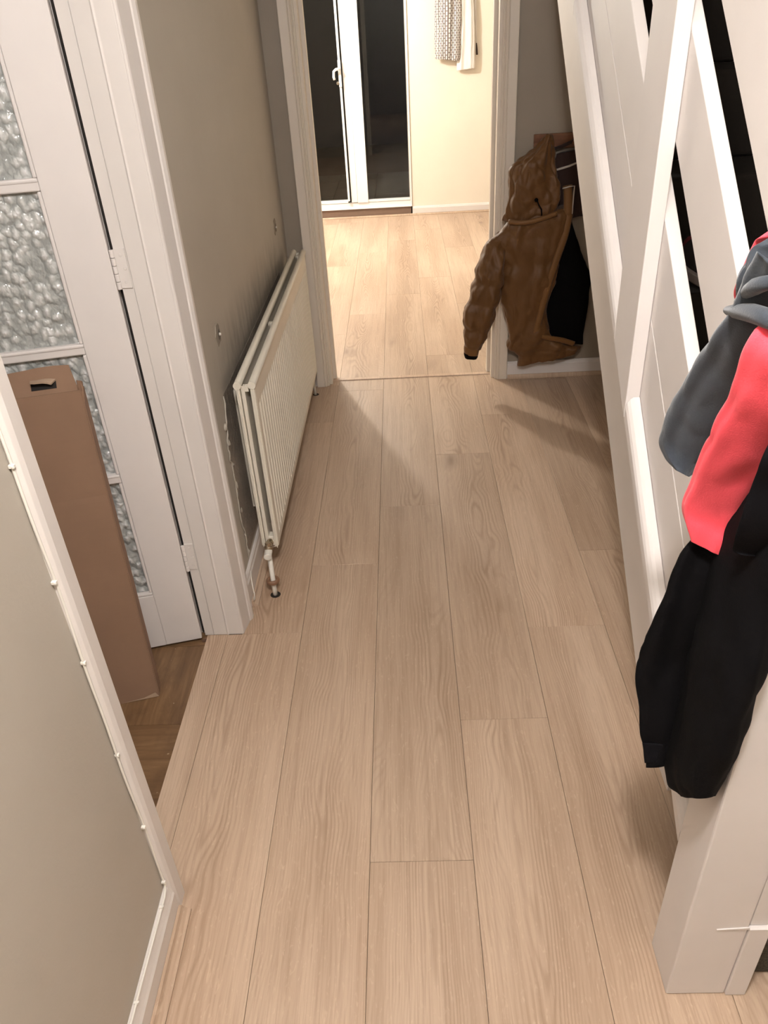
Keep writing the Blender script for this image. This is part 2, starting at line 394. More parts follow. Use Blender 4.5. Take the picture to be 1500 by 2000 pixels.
# ---- subfloors
bm = bmnew(); box(bm, -0.640, 1.32, -1.4, 3.655, -0.06, -0.011)
sub = struct('floor', bm, MAT['sub'], 'pale oak laminate plank floor running down the hall', 'floor')
hall_cols = {-0.640: [], -0.577: [0.297, 1.733, 3.17], -0.3505: [0.639, 2.075, 3.511], -0.124: [-0.455, 0.985, 2.43], 0.1025: [-0.06, 1.38, 2.82],
             0.329: [0.29, 1.73, 3.178], 0.5555: [0.30, 2.107, 3.547], 0.782: [-0.36, 1.08, 2.52], 1.0085: [0.5, 2.0], 1.235: [-0.2, 1.2, 2.6]}
xs = sorted(hall_cols)
def plank(x0, x1, y0, y1, parent, zt=0.0, th=0.010, g=0.0004):
    bm = bmnew(); box(bm, x0+g, x1-g, y0+g, y1-g, zt-th, zt)
    return obj('plank', bm, MAT['oak'], parent, loc=((x0+x1)/2, (y0+y1)/2, zt), bevel=0.0006, seg=1)
for i, x in enumerate(xs):
    x1 = xs[i+1] if i+1 < len(xs) else 1.31
    if x < -0.6:      # the sliver that fills the side doorway
        plank(x, x1, 0.932, 1.742, sub); continue
    js = [-1.38] + hall_cols[x] + [3.642]
    x0 = x
    if x < -0.5:
        plank(-0.532, x1, -1.38, 0.297, sub)
        plank(x0, x1, 0.297, 1.7405, sub); plank(-0.534, x1, 1.7405, 3.17, sub); plank(-0.534, x1, 3.17, 3.590, sub); plank(-0.418, x1, 3.590, 3.642, sub); continue
    for a, b in zip(js[:-1], js[1:]): plank(x0, x1, a, b, sub)
# kitchen floor
bm = bmnew(); box(bm, -2.6, 1.7, 3.655, 7.46, -0.06, -0.011)
kf = struct('floor_1', bm, MAT['sub'], 'brightly lit oak laminate floor in the kitchen beyond the doorway', 'floor')
kj = {-3: [4.9, 6.3], -2: [4.4, 5.8, 7.2], -1: [4.325, 5.803, 7.25], 0: [4.672, 6.159], 1: [5.044, 6.493], 2: [3.934, 5.404, 6.84], 3: [4.8, 6.2], 4: [4.2, 5.7]}
for k in range(-9, 7):
    x0 = -0.3505 + 0.2265*k; js = kj.get(k+0, [4.0 + (k*37 % 13)/10, 5.45 + (k*37 % 13)/10])
    for a, b in zip([3.672]+js, js+[7.437]): plank(x0, x0+0.2265, a, b, kf)
# side-room floor: old brown tiles, laid lower
bm = bmnew(); box(bm, -3.6, -0.640, -0.8, 3.0, -0.06, -0.0165)
rf = struct('floor_2', bm, MAT['sub'], 'worn dark brown tiled floor in the room through the left doorway', 'floor')
for i in range(10):
    for j in range(12):
        x1 = -0.641 - i*0.305; x0 = x1 - 0.305; y0 = -0.735 + j*0.305 + 0.0
        y0 = 1.402 - 0.305*7 + j*0.305
        if y0+0.305 > 3.0: continue
        bm = bmnew(); h = 0.1525; half = ((i + j) % 2)
        if i > 3 or j < 5 or j > 10:
            box(bm, -h+.0005, h-.0005, -h+.0005, h-.0005, -0.006, 0); o = obj('tile', bm, MAT['vinyl'], rf, bevel=0.0006, seg=1)
        else:
            box(bm, -h+.0005, h-.0005, -h+.0005, h-.0005, -0.006, 0); o = obj('tile', bm, MAT['vinyl'], rf, bevel=0.0006, seg=1)
        o.location = (x0+h, y0+h, -0.0105); o.rotation_euler.z = PI/2 if half else 0
# gap strip in the doorway, and broken edge debris
# ---- walls
bm = bmnew()
box(bm, -0.645, XW, -1.4, 0.905, -0.05, 2.4); box(bm, -0.645, XW, 1.762, 3.6, -0.05, 2.4); box(bm, -0.645, XW, 0.905, 1.762, 2.03, 2.4)
wl = struct('wall_left', bm, MAT['wall'], 'grey beige painted left wall of the hall', 'wall')
bm = bmnew()
box(bm, -2.7, -0.425, 3.6, 3.712, -0.05, 2.4); box(bm, 0.452, 1.8, 3.6, 3.712, -0.05, 2.4); box(bm, -0.425, 0.452, 3.6, 3.712, 2.03, 2.4)
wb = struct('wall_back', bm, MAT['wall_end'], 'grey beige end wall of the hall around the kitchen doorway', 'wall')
bm = bmnew(); box(bm, 1.32, 1.42, -1.4, 3.6, -0.05, 2.7); struct('wall_right', bm, MAT['wall'], 'wall beyond the staircase on the right', 'wall')
bm = bmnew(); box(bm, -0.645, 1.42, -1.5, -1.4, -0.05, 2.7); struct('wall_front', bm, MAT['wall'], 'wall at the front of the hall behind the viewer', 'wall')
bm = bmnew(); box(bm, -2.75, 1.42, -1.5, 3.712, 2.4, 2.5); struct('ceiling', bm, MAT['ceiling'], 'white hall ceiling', 'ceiling')
# side room shell
bm = bmnew(); box(bm, -3.7, -3.6, -0.9, 3.1, -0.05, 2.4); box(bm, -3.6, -0.645, 3.0, 3.1, -0.05, 2.4); box(bm, -3.6, -0.645, -0.9, -0.8, -0.05, 2.4)
struct('wall_side', bm, MAT['cream'], 'plain walls of the side room seen through the pebbled glass', 'wall')
bm = bmnew(); box(bm, -3.7, -2.75, -0.9, 3.1, 2.4, 2.5); struct('ceiling_1', bm, MAT['ceiling'], 'ceiling of the side room', 'ceiling')
# kitchen shell
bm = bmnew(); box(bm, -2.7, -2.6, 3.712, 7.56, -0.05, 2.4); struct('wall_kitchen_left', bm, MAT['cream'], 'cream left wall of the kitchen', 'wall')
bm = bmnew(); box(bm, 1.7, 1.8, 3.712, 7.56, -0.05, 2.4); struct('wall_kitchen_right', bm, MAT['cream'], 'cream right wall of the kitchen', 'wall')
bm = bmnew(); box(bm, 0.100, 1.7, 7.45, 7.56, -0.05, 2.4); box(bm, -2.6, -1.02, 7.45, 7.56, -0.05, 2.4); box(bm, -1.02, 0.100, 7.45, 7.56, 2.16, 2.4)
struct('wall_kitchen_back', bm, MAT['cream'], 'cream kitchen wall beside the glazed patio door', 'wall')
bm = bmnew(); box(bm, -2.7, 1.8, 3.712, 7.56, 2.4, 2.5); struct('ceiling_2', bm, MAT['ceiling'], 'kitchen ceiling', 'ceiling')

# ---- wall damage (parts of the left wall)
def patch(yc, zc, w, h, seed, mat, name='bare_patch', th=0.002):
    r = random.Random(seed); bm = bmnew(); pts = []
    for k in range(14):
        a = 2*PI*k/14; q = 1 + r.uniform(-0.22, 0.22)
        pts.append((XW-0.001, yc + w/2*q*math.copysign(abs(math.cos(a))**0.6, math.cos(a)), zc + h/2*q*math.copysign(abs(math.sin(a))**0.6, math.sin(a))))
    prism(bm, pts, (th+0.001, 0, 0)); return obj(name, bm, mat, wl)
for yc, zc, s in ((2.085, 0.822, 3), (3.335, 0.836, 5)):
    patch(yc, zc, 0.052, 0.055, s, MAT['putty']); patch(yc+0.010, zc-0.004, 0.026, 0.032, s+1, MAT['bare'], th=0.003)
    bm = bmnew(); lathe(bm, [(0.0001, 0.006), (0.0035, 0.006), (0.0045, 0.0)], (XW+0.002, yc+0.01, zc-0.004), 'X', 10); obj('wall_plug', bm, MAT['plastic_white'], wl, smooth=True)
# torn wallpaper edge behind radiator: ragged bare strip with a lifted lip
r = random.Random(11); edge = []
n = 46
for k in range(n):
    z = 0.66 - 0.54*k/(n-1); y = 1.972 + 0.010*math.sin(k*0.35) + r.uniform(-0.007, 0.007) + 0.05*(1-k/(n-1))**6; edge.append((y, z))
bm = bmnew(); pts = [(XW-0.001, y, z) for y, z in edge] + [(XW-0.001, 3.3, 0.12), (XW-0.001, 3.3, 0.66)]
prism(bm, pts, (0.002, 0, 0)); obj('bare_patch', bm, MAT['bare'], wl)
bm = bmnew(); tube(bm, [(XW+0.002+0.0015*abs(math.sin(k*1.3)), y-0.003+r.uniform(-.002, .002), z) for k, (y, z) in enumerate(edge)], [0.0012+0.0016*abs(math.sin(k*2.3)) for k in range(n)], 6)
obj('torn_paper_edge', bm, MAT['wall'], wl, smooth=True)
for k in range(7):
    y = 1.98+r.uniform(-0.004, 0.012); z = 0.14+0.075*k+r.uniform(-.02, .02)
    bm = bmnew(); bmesh.ops.create_icosphere(bm, subdivisions=2, radius=0.0045+r.uniform(0, .004))
    for v in bm.verts: v.co = Vector((v.co.x*0.5, v.co.y, v.co.z*1.6)) + noise.noise_vector(v.co*90+Vector((k, 0, 0)))*0.005 + Vector((XW+0.003, y, z))
    obj('plaster_lump', bm, MAT['wall'], wl, smooth=True)

# ---- architraves and skirting
def vprofile(bm, pts, z0, z1): prism(bm, [(x, y, z0) for x, y in pts], (0, 0, z1-z0))
# far side of the side doorway (door 1 frame)
bm = bmnew()
vprofile(bm, [(-0.6485, 1.745), (-0.621, 1.745), (-0.621, 1.764), (-0.6485, 1.764)], -0.004, 2.0); vprofile(bm, [(-0.690, 1.770), (-0.6455, 1.764), (-0.6455, 1.85), (-0.690, 1.85)], -0.012, 2.07)
vprofile(bm, [(-0.6195, 1.741), (-0.579, 1.741), (-0.576, 1.738), (-0.573, 1.741), (-0.535, 1.741), (-0.535, 1.764), (-0.6195, 1.764)], 0.0, 2.0)
vprofile(bm, [(-0.536, 1.741), (-0.5300, 1.741), (-0.5275, 1.746), (-0.5185, 1.796), (-0.5205, 1.799), (-0.516, 1.802), (-0.511, 1.812), (-0.511, 1.825), (-0.518, 1.840), (-0.527, 1.846), (-0.536, 1.846)], 0.0, 2.09)
df = struct('door_frame_1', bm, MAT['white_old'], 'white painted frame post of the side doorway, hinge side', 'door frame', bevel=0.0015)
df['kind'] = 'structure'
# near side architrave
bm = bmnew()
vprofile(bm, [(-0.645, 0.905), (-0.645, 0.925), (-0.536, 0.925), (-0.536, 0.905)], 0.0, 2.0)
vprofile(bm, [(-0.536, 0.882), (-0.530, 0.882), (-0.5235, 0.886), (-0.520, 0.895), (-0.520, 0.924), (-0.522, 0.926), (-0.536, 0.926)], 0.0, 2.07)
nf = struct('door_frame_2', bm, MAT['white_old'], 'chipped white frame edge of the side doorway, nearest the viewer', 'door frame', bevel=0.001)
# head of side door frame
bm = bmnew(); box(bm, -0.645, -0.535, 0.925, 1.745, 2.0, 2.03); box(bm, -0.536, -0.522, 0.882, 1.846, 2.0, 2.08)
struct('door_frame_3', bm, MAT['white_old'], 'white head of the side door frame', 'door frame')
# kitchen doorway frame
def kframe(side, name, label):
    bm = bmnew()
    if side < 0:
        X = lambda v: -0.425 + (0.452 - v) + 0.0
        mp = lambda x: -0.4465 + (0.4265 - x) + 0.048
    pts_arch = [(0.434, 3.601), (0.434, 3.588), (0.437, 3.583), (0.440, 3.586), (0.443, 3.578), (0.450, 3.575), (0.452, 3.579), (0.455, 3.574), (0.490, 3.572), (0.493, 3.576), (0.493, 3.601)]
    stop = [(0.417, 3.622), (0.434, 3.622), (0.434, 3.712), (0.417, 3.712)]
    lin = [(0.430, 3.588), (0.452, 3.588), (0.452, 3.714), (0.430, 3.714)]
    stp = [(0.401, 3.668), (0.431, 3.668), (0.431, 3.705), (0.401, 3.705)]
    st2 = [(0.417, 3.605), (0.431, 3.605), (0.431, 3.668), (0.417, 3.668)]
    f = (lambda p: p) if side > 0 else (lambda p: (0.034 - p[0], p[1]))
    for poly, h in ((pts_arch, 2.07), (lin, 2.03), (stp, 1.985), (st2, 1.985)):
        vprofile(bm, [f(p) for p in poly], 0.0, h)
    return struct(name, bm, MAT['frame'], label, 'door frame', bevel=0.0012)
kframe(-1, 'door_frame_4', 'left moulded white frame of the kitchen doorway, behind the radiator')
kframe(1, 'door_frame_5', 'right moulded white frame of the kitchen doorway, beside the tan jacket')
bm = bmnew(); box(bm, -0.418, 0.452, 3.588, 3.714, 2.0, 2.03); box(bm, -0.46, 0.494, 3.575, 3.6, 2.0, 2.07); struct('door_frame_6', bm, MAT['white_old'], 'white head of the kitchen door frame', 'door frame')
bm = bmnew(); prism(bm, [(-0.418, 3.640, -0.002), (-0.418, 3.643, 0.0045), (-0.418, 3.668, 0.0045), (-0.418, 3.672, -0.002)], (0.868, 0, 0))
struct('trim_1', bm, MAT['oak_trim'], 'thin pale threshold strip across the kitchen doorway', 'threshold')
# skirting boards
def skirt_prof(h, t): return [(0, 0), (t, 0), (t, h*0.80), (t*0.75, h*0.86), (t*0.7, h*0.95), (t*0.35, h), (0, h)]
def skirt_y(name, x, y0, y1, h, t, label, mat='white', **kw):
    bm = bmnew(); prism(bm, [(x+a, y0, b+0.0005) for a, b in skirt_prof(h, t)], (0, y1-y0, 0)); return struct(name, bm, MAT[mat], label, 'skirting board', **kw)
def skirt_x(name, y, x0, x1, h, t, label, mat='white'):
    bm = bmnew(); prism(bm, [(x0, y-a, b+0.0005) for a, b in skirt_prof(h, t)], (x1-x0, 0, 0)); return struct(name, bm, MAT[mat], label, 'skirting board')
# near skirting with broad rounded top, the cable lies on it
bm = bmnew(); prism(bm, [(XW, -1.395, 0.0005), (-0.521, -1.395, 0.0005), (-0.521, -1.395, 0.060), (-0.524, -1.395, 0.068), (-0.529, -1.395, 0.088), (XW, -1.395, 0.095)], (0, 2.283, 0))
struct('baseboard_left', bm, MAT['white_old'], 'white skirting board below the near grey wall, cable clipped along it', 'skirting board', bevel=0.001)
skirt_y('baseboard_left_far', XW, 1.847, 3.598, 0.105, 0.012, 'white skirting board under the radiator', 'white_old')
skirt_x('baseboard_back_left', 3.599, XW+0.012, -0.459, 0.08, 0.012, 'short white skirting left of the kitchen doorway')
skirt_x('baseboard_back', 3.599, 0.494, 1.32, 0.082, 0.014, 'white skirting board under the tan jacket')
skirt_x('baseboard_kitchen', 7.449, 0.102, 1.7, 0.072, 0.016, 'white skirting on the far cream kitchen wall')
def scotia(name, p0, p1, nrm, label, w=0.020, h=0.020):
    p0, p1, nrm = Vector(p0), Vector(p1), Vector(nrm); prof = [(0, 0), (w, 0), (w, h*0.28), (w*0.72, h*0.36), (w*0.42, h*0.62), (w*0.30, h*0.9), (w*0.28, h), (0, h)]
    bm = bmnew(); prism(bm, [p0 + nrm*a + Vector((0, 0, b+0.0006)) for a, b in prof], p1-p0); return struct(name, bm, MAT['oak_trim'], label, 'floor beading')
scotia('trim_2', (-0.5205, -1.39, 0), (-0.5205, 0.886, 0), (1, 0, 0), 'oak effect beading along the near left skirting', 0.024, 0.018)
scotia('trim_3', (XW+0.0125, 1.870, 0), (XW+0.0125, 3.58, 0), (1, 0, 0), 'oak effect beading running under the radiator')
scotia('trim_4', (0.496, 3.5845, 0), (1.30, 3.5845, 0), (0, -1, 0), 'oak effect beading below the tan jacket', 0.016, 0.018)
scotia('trim_5', (-1.02, 7.43, 0), (1.69, 7.43, 0), (0, -1, 0), 'oak effect beading on the far edge of the kitchen floor', 0.016, 0.014)

# ================================================================== SIDE DOOR (opened into the left room)
A = math.radians(13.3); dw = Vector((-math.cos(A), -math.sin(A), 0)); dn = Vector((-math.sin(A), math.cos(A), 0)); HP = Vector((-0.6535, 1.7268, 0))
door = thing('glazed_door', HP, 'white half-open door with pebbled glass panes behind the cardboard box', 'door')
def dbox(bm, w0, w1, z0, z1, n0=0.0, n1=0.038):
    c = []
    for (w, nn, z) in ((w0,n0,z0),(w1,n0,z0),(w1,n1,z0),(w0,n1,z0),(w0,n0,z1),(w1,n0,z1),(w1,n1,z1),(w0,n1,z1)):
        c.append(bm.verts.new(HP + dw*w + dn*nn + Vector((0, 0, z))))
    for f in ((3,2,1,0),(4,5,6,7),(0,1,5,4),(1,2,6,5),(2,3,7,6),(3,0,4,7)): bm.faces.new([c[i] for i in f])
SW, DWID = 0.105, 0.765
zb = [(0.200, 0.565), (0.592, 0.918), (0.945, 1.280), (1.307, 1.64), (1.667, 1.88)]
def dobj(name, bm, mat, **kw):
    o = obj(name, bm, mat, None, **kw)
    o.parent = door; o.matrix_parent_inverse = Matrix.Translation(-HP); return o
for w0, w1 in ((0.0, SW), (DWID-SW, DWID)):
    bm = bmnew(); dbox(bm, w0, w1, 0.001, 1.985); dobj('stile', bm, MAT['white'], bevel=0.002)
for z0, z1 in ((0.001, 0.190), (1.885, 1.985)):
    bm = bmnew(); dbox(bm, SW, DWID-SW, z0, z1); dobj('rail', bm, MAT['white'], bevel=0.001)
for z0, z1 in ((0.5655, 0.5915), (0.9185, 0.9445), (1.2805, 1.3065), (1.6405, 1.6665)):
    bm = bmnew(); dbox(bm, SW, DWID-SW, z0, z1, 0.004, 0.034); dobj('glazing_bar', bm, MAT['white'], bevel=0.004, seg=3)
for z0, z1 in zb:
    bm = bmnew(); dbox(bm, SW+0.001, DWID-SW-0.001, z0-0.008, z1+0.0005, 0.017, 0.021)
    g = dobj('glass_pane', bm, MAT['obscure'])
    bm = bmnew(); t = 0.009
    dbox(bm, SW, SW+t, z0, z1, 0.003, 0.016); dbox(bm, DWID-SW-t, DWID-SW, z0, z1, 0.003, 0.016)
    dbox(bm, SW, DWID-SW, z0-t, z0, 0.002, 0.016)
    dobj('glazing_bead', bm, MAT['white'], bevel=0.003, seg=2)
for zc in (1.104, 0.295):
    bm = bmnew()
    for k in range(5):
        z0 = zc-0.044+0.0178*k; lathe(bm, [(0.0001, z0), (0.0045, z0), (0.0052, z0+0.001), (0.0052, z0+0.0155), (0.0045, z0+0.0165), (0.0001, z0+0.0165)], (-0.6495, 1.7345, 0), 'Z', 12)
    h = dobj('hinge', bm, MAT['white'], smooth=False)
    bm = bmnew(); box(bm, -0.6475, -0.6225, 1.7415, 1.7450, zc-0.044, zc+0.044)
    for q in (-0.03, 0, 0.03): lathe(bm, [(0.0001, -0.0012), (0.0030, -0.0012), (0.004, 0.0)], (-0.634+(0.004 if q == 0 else 0), 1.7415, zc+q), 'Y', 10)
    l = obj('hinge_leaf', bm, MAT['white_old'], df, bevel=0.0005)
bm = bmnew(); box(bm, -0.6580, -0.6488, 1.7560, 1.7640, 0.0, 1.985); obj('gap_shade_strip', bm, MAT['dark'], df)  # dark strip filling the hinge gap, stands in for the shadow there
# door lever on the free stile
bm = bmnew()
pc = HP + dw*(DWID-0.05) + Vector((0, 0, 1.0)); tube(bm, [pc + dn*0.001, pc - dn*0.045, pc - dn*0.045 - dw*0.10], 0.009, 10); dobj('door_handle', bm, MAT['brass'], smooth=True)
# dirt at the foot of the frame post
bm = bmnew()
for k in range(9):
    bx = -0.652 + r.uniform(0, 0.026); by = 1.728 + r.uniform(-0.004, 0.012); s = r.uniform(0.002, 0.005)
    box(bm, bx-s, bx+s, by-s*0.6, by+s*0.6, -0.0105, -0.0105+s*1.2)
tag(obj('plaster_crumbs', bm, MAT['card_dark'], None), 'small dark crumbs of broken filler at the foot of the door frame', 'debris')['kind'] = 'stuff'

# ================================================================== CARDBOARD BOX leaning on the door
B0 = Vector((-0.729, 1.504, -0.0100)); a14 = math.radians(14); bw = Vector((-math.cos(a14), -math.sin(a14), 0)); bbk = Vector((-math.sin(a14), math.cos(a14), 0))
lean = math.atan2(0.13, 0.872); bu = (Vector((0, 0, 1))*math.cos(lean) + bbk*math.sin(lean)); bd = (bbk*math.cos(lean) - Vector((0, 0, 1))*math.sin(lean))
crt = thing('cardboard_box', B0, 'tall flat brown cardboard box leaning against the glazed door', 'box')
Hh, Wd, Th = 0.882, 0.30, 0.050
def P_(w, d, u): return B0 + bw*w + bd*d + bu*u
def sheet(bm, quad, th, nu=1, nv=1, fn=None):
    q = [Vector(p) for p in quad]; nrm = (q[1]-q[0]).cross(q[3]-q[0]).normalized()*th
    g = [[None]*(nv+1) for _ in range(nu+1)]; h = [[None]*(nv+1) for _ in range(nu+1)]
    for i in range(nu+1):
        for j in range(nv+1):
            s, t = i/nu, j/nv; p = q[0]*(1-s)*(1-t)+q[1]*s*(1-t)+q[2]*s*t+q[3]*(1-s)*t
            if fn: p = p + fn(s, t)
            g[i][j] = bm.verts.new(p); h[i][j] = bm.verts.new(p+nrm)
    for i in range(nu):
        for j in range(nv):
            bm.faces.new((g[i][j], g[i+1][j], g[i+1][j+1], g[i][j+1])); bm.faces.new((h[i][j], h[i][j+1], h[i+1][j+1], h[i+1][j]))
    for i in range(nu):
        bm.faces.new((g[i][0], h[i][0], h[i+1][0], g[i+1][0])); bm.faces.new((g[i][nv], g[i+1][nv], h[i+1][nv], h[i][nv]))
    for j in range(nv):
        bm.faces.new((g[0][j], g[0][j+1], h[0][j+1], h[0][j])); bm.faces.new((g[nu][j], h[nu][j], h[nu][j+1], g[nu][j+1]))
bm = bmnew()
def cr(s, t):   # slight crease across the board and soft bowing
    z = t*Hh; return bd*(0.0012*math.exp(-((z-0.62)/0.004)**2) + 0.003*math.sin(s*3.1)*math.sin(t*3.1)*-1)
def lift(u): return Vector((0, 0, 0.0))
zoff = 0.0135
front = [P_(0, 0, 0.001), P_(Wd, 0, 0.001), P_(Wd, 0, Hh), P_(0, 0, Hh)]
sheet(bm, front, -0.004 if False else 0.004, 6, 60, cr)
o = obj('front_panel', bm, MAT['card'], crt); 
for nm, quad in (('side_panel', [P_(0, 0.004, 0.001), P_(0, Th, 0.006), P_(0, Th, Hh-0.003), P_(0, 0.004, Hh-0.003)]),
                 ('side_panel', [P_(Wd, 0.004, 0.001), P_(Wd, 0.004, Hh-0.003), P_(Wd, Th, Hh-0.003), P_(Wd, Th, 0.006)]),
                 ('back_panel', [P_(0, Th-0.003, 0.008), P_(Wd, Th-0.003, 0.008), P_(Wd, Th-0.003, Hh), P_(0, Th-0.003, Hh)]),
                 ('bottom_panel', [P_(0.004, 0.004, 0.004), P_(Wd-0.004, 0.004, 0.004), P_(Wd-0.004, Th-0.004, 0.010), P_(0.004, Th-0.004, 0.010)])):
    bm = bmnew(); sheet(bm, quad, 0.002); obj(nm, bm, MAT['card'], crt)
# opened top flap standing up behind with the torn tongue
bm = bmnew()
def fl(s, t): return dn*(0.0) + Vector((0, 0, 0.003*math.sin(s*9)*t))
sheet(bm, [P_(0.004, 0.009, Hh-0.004), P_(Wd-0.004, 0.009, Hh-0.004), P_(Wd-0.004, 0.048, Hh+0.052), P_(0.020, 0.048, Hh+0.052)], 0.003, 8, 6, fl)
obj('top_flap', bm, MAT['card'], crt)
bm = bmnew(); sheet(bm, [P_(0.052, 0.027, Hh+0.024), P_(0.108, 0.029, Hh+0.029), P_(0.104, 0.004, Hh+0.030), P_(0.060, 0.006, Hh+0.020)], 0.004, 5, 3, lambda s, t: Vector((0, 0, 0.002*math.sin(s*5))))
obj('torn_tongue', bm, MAT['card_torn'], crt)
bm = bmnew(); sheet(bm, [P_(0.052, 0.0160, Hh+0.009), P_(0.108, 0.0160, Hh+0.009), P_(0.108, 0.0262, Hh+0.024), P_(0.052, 0.0262, Hh+0.024)], 0.0012); obj('tab_slot', bm, MAT['dark'], crt)
bm = bmnew(); sheet(bm, [P_(0.0, -0.0006, 0.002), P_(0.10, -0.0006, 0.002), P_(0.04, -0.0006, 0.006), P_(0.008, -0.0006, 0.016)], 0.0012); obj('frayed_corner', bm, MAT['card_torn'], crt)
bm = bmnew(); sheet(bm, [P_(-0.003, 0.004, Hh-0.03), P_(0.006, 0.002, Hh-0.02), P_(0.004, 0.012, Hh+0.022), P_(-0.008, 0.016, Hh+0.016)], 0.003, 3, 3, lambda s, t: bd*0.003*math.sin(s*7+t*5)); obj('crumpled_corner', bm, MAT['card'], crt)

# ================================================================== RADIATOR
RY0, RY1, RZ0, RZ1 = 2.02, 3.488, 0.122, 0.690
XF, XB = -0.440, -0.495
rad = thing('radiator', (-0.467, 2.75, 0), 'cream double panel radiator with vertical ribs on the left wall', 'radiator')
def rpanel(xf, sgn):
    """ribbed sheet; outer face looks along sgn*x"""
    bm = bmnew(); nr = 37; pitch = (RY1-RY0-0.05)/nr; ys = [RY0, RY0+0.004, RY0+0.018]; pr = [0, 1, 1]
    ys = [(RY0, -0.013), (RY0+0.0015, -0.003), (RY0+0.005, 0.0), (RY0+0.022, 0.0)]
    for k in range(nr):
        y = RY0+0.025+k*pitch
        ys += [(y+pitch*0.18, 0.0), (y+pitch*0.32, -1), (y+pitch*0.68, -1), (y+pitch*0.82, 0.0)]
    ys += [(RY1-0.022, 0.0), (RY1-0.005, 0.0), (RY1-0.0015, -0.003), (RY1, -0.013)]
    zs = [(RZ0, 0.0, -0.010), (RZ0+0.004, 0, -0.001), (RZ0+0.030, 0, 0), (RZ0+0.038, 0.6, 0), (RZ0+0.050, 1, 0), (RZ1-0.085, 1, 0), (RZ1-0.073, 0.6, 0), (RZ1-0.064, 0, 0), (RZ1-0.012, 0, 0), (RZ1-0.002, 0, -0.003)]
    g = []
    for z, mk, zo in zs:
        row = []
        for y, v in ys:
            dx = (v*0.0068*mk if v == -1 else v) + zo
            row.append(bm.verts.new((xf + sgn*dx, y, z)))
        g.append(row)
    for i in range(len(g)-1):
        for j in range(len(ys)-1): bm.faces.new((g[i][j], g[i][j+1], g[i+1][j+1], g[i+1][j]))
    bmesh.ops.recalc_face_normals(bm, faces=bm.faces)
    # back sheet closes the panel
    back = [[bm.verts.new((xf - sgn*0.0125, y, z)) for y in (RY0+0.001, RY1-0.001)] for z in (RZ0+0.001, RZ1-0.004)]
    bm.faces.new((back[0][0], back[1][0], back[1][1], back[0][1]))
    return obj('front_panel' if sgn > 0 else 'rear_panel', bm, MAT['enamel'], rad)
rpanel(XF, 1); rpanel(XB+0.013, -1)
for xc, nm in ((XF-0.0065, 'front'), (XB+0.0065, 'rear')):
    bm = bmnew(); tube(bm, [(xc, RY0-0.001, RZ1), (xc, RY0+0.5, RZ1), (xc, RY1+0.001, RZ1)], 0.0115, 18); hd = obj('top_tube', bm, MAT['enamel'], rad, smooth=True, bevel=0.001)
    for y, s in ((RY0-0.001, -1), (RY1+0.001, 1)):
        bm = bmnew(); lathe(bm, [(0.0085, 0.0), (0.0115, 0.0), (0.0115, s*0.003), (0.0085, s*0.003)], (xc, y, RZ1), 'Y', 18); er = sub_of(obj('end_ring', bm, MAT['enamel'], rad), hd)
        bm = bmnew(); box(bm, xc-0.007, xc+0.007, y-0.0012, y+0.0012, RZ1-0.0015, RZ1+0.0015); sub_of(obj('ring_slot', bm, MAT['dark'], rad), hd)
    bm = bmnew(); box(bm, xc-0.0055, xc+0.0055, RY0-0.0015, RY0+0.004, RZ0+0.010, RZ1-0.010); box(bm, xc-0.0018, xc+0.0018, RY0-0.004, RY0-0.001, RZ0+0.010, RZ1-0.012); obj('side_seam', bm, MAT['enamel'], rad, bevel=0.0008)
    bm = bmnew(); prism(bm, [(xc-0.0058, RY0-0.001, RZ0+0.014), (xc+0.0058, RY0-0.001, RZ0+0.014), (xc+0.001, RY0-0.001, RZ0-0.004)], (0, 0.003, 0)); obj('panel_tip', bm, MAT['enamel'], rad)
for y in (RY0+0.004, RY0+0.545, RY1-0.05):
    bm = bmnew(); box(bm, XB+0.0185, XF-0.0185, y, y+0.020, RZ1-0.022, RZ1-0.006); obj('spacer_block', bm, MAT['enamel'], rad, bevel=0.001)
bm = bmnew(); box(bm, XB+0.0135, XF-0.0135, RY0+0.002, RY0+0.034, RZ0+0.004, RZ0+0.040); obj('valve_block', bm, MAT['enamel'], rad, bevel=0.003)
bm = bmnew(); nf_ = 44; prev = None
for k in range(nf_):
    y = RY0+0.03 + (RY1-RY0-0.06)*k/(nf_-1); xa = XB+0.014 if k % 2 == 0 else XB+0.031
    cur = [bm.verts.new((xa, y, RZ0+0.06)), bm.verts.new((xa, y, RZ1-0.045))]
    if prev: bm.faces.new((prev[0], cur[0], cur[1], prev[1]))
    prev = cur
prev = None
for k in range(nf_):
    y = RY0+0.045 + (RY1-RY0-0.09)*k/(nf_-1); xa = XF-0.014 if k % 2 == 0 else XF-0.024
    cur = [bm.verts.new((xa, y, RZ0+0.06)), bm.verts.new((xa, y, RZ1-0.045))]
    if prev: bm.faces.new((prev[0], cur[0], cur[1], prev[1]))
    prev = cur
o = obj('convector_fins', bm, MAT['fin'], rad); m_ = o.modifiers.new('s', 'SOLIDIFY'); m_.thickness = 0.0008
# wall brackets
for y in (2.15, 3.33):
    bm = bmnew(); box(bm, XW, XB-0.001, y, y+0.03, 0.2, 0.62); obj('wall_bracket', bm, MAT['enamel'], rad)
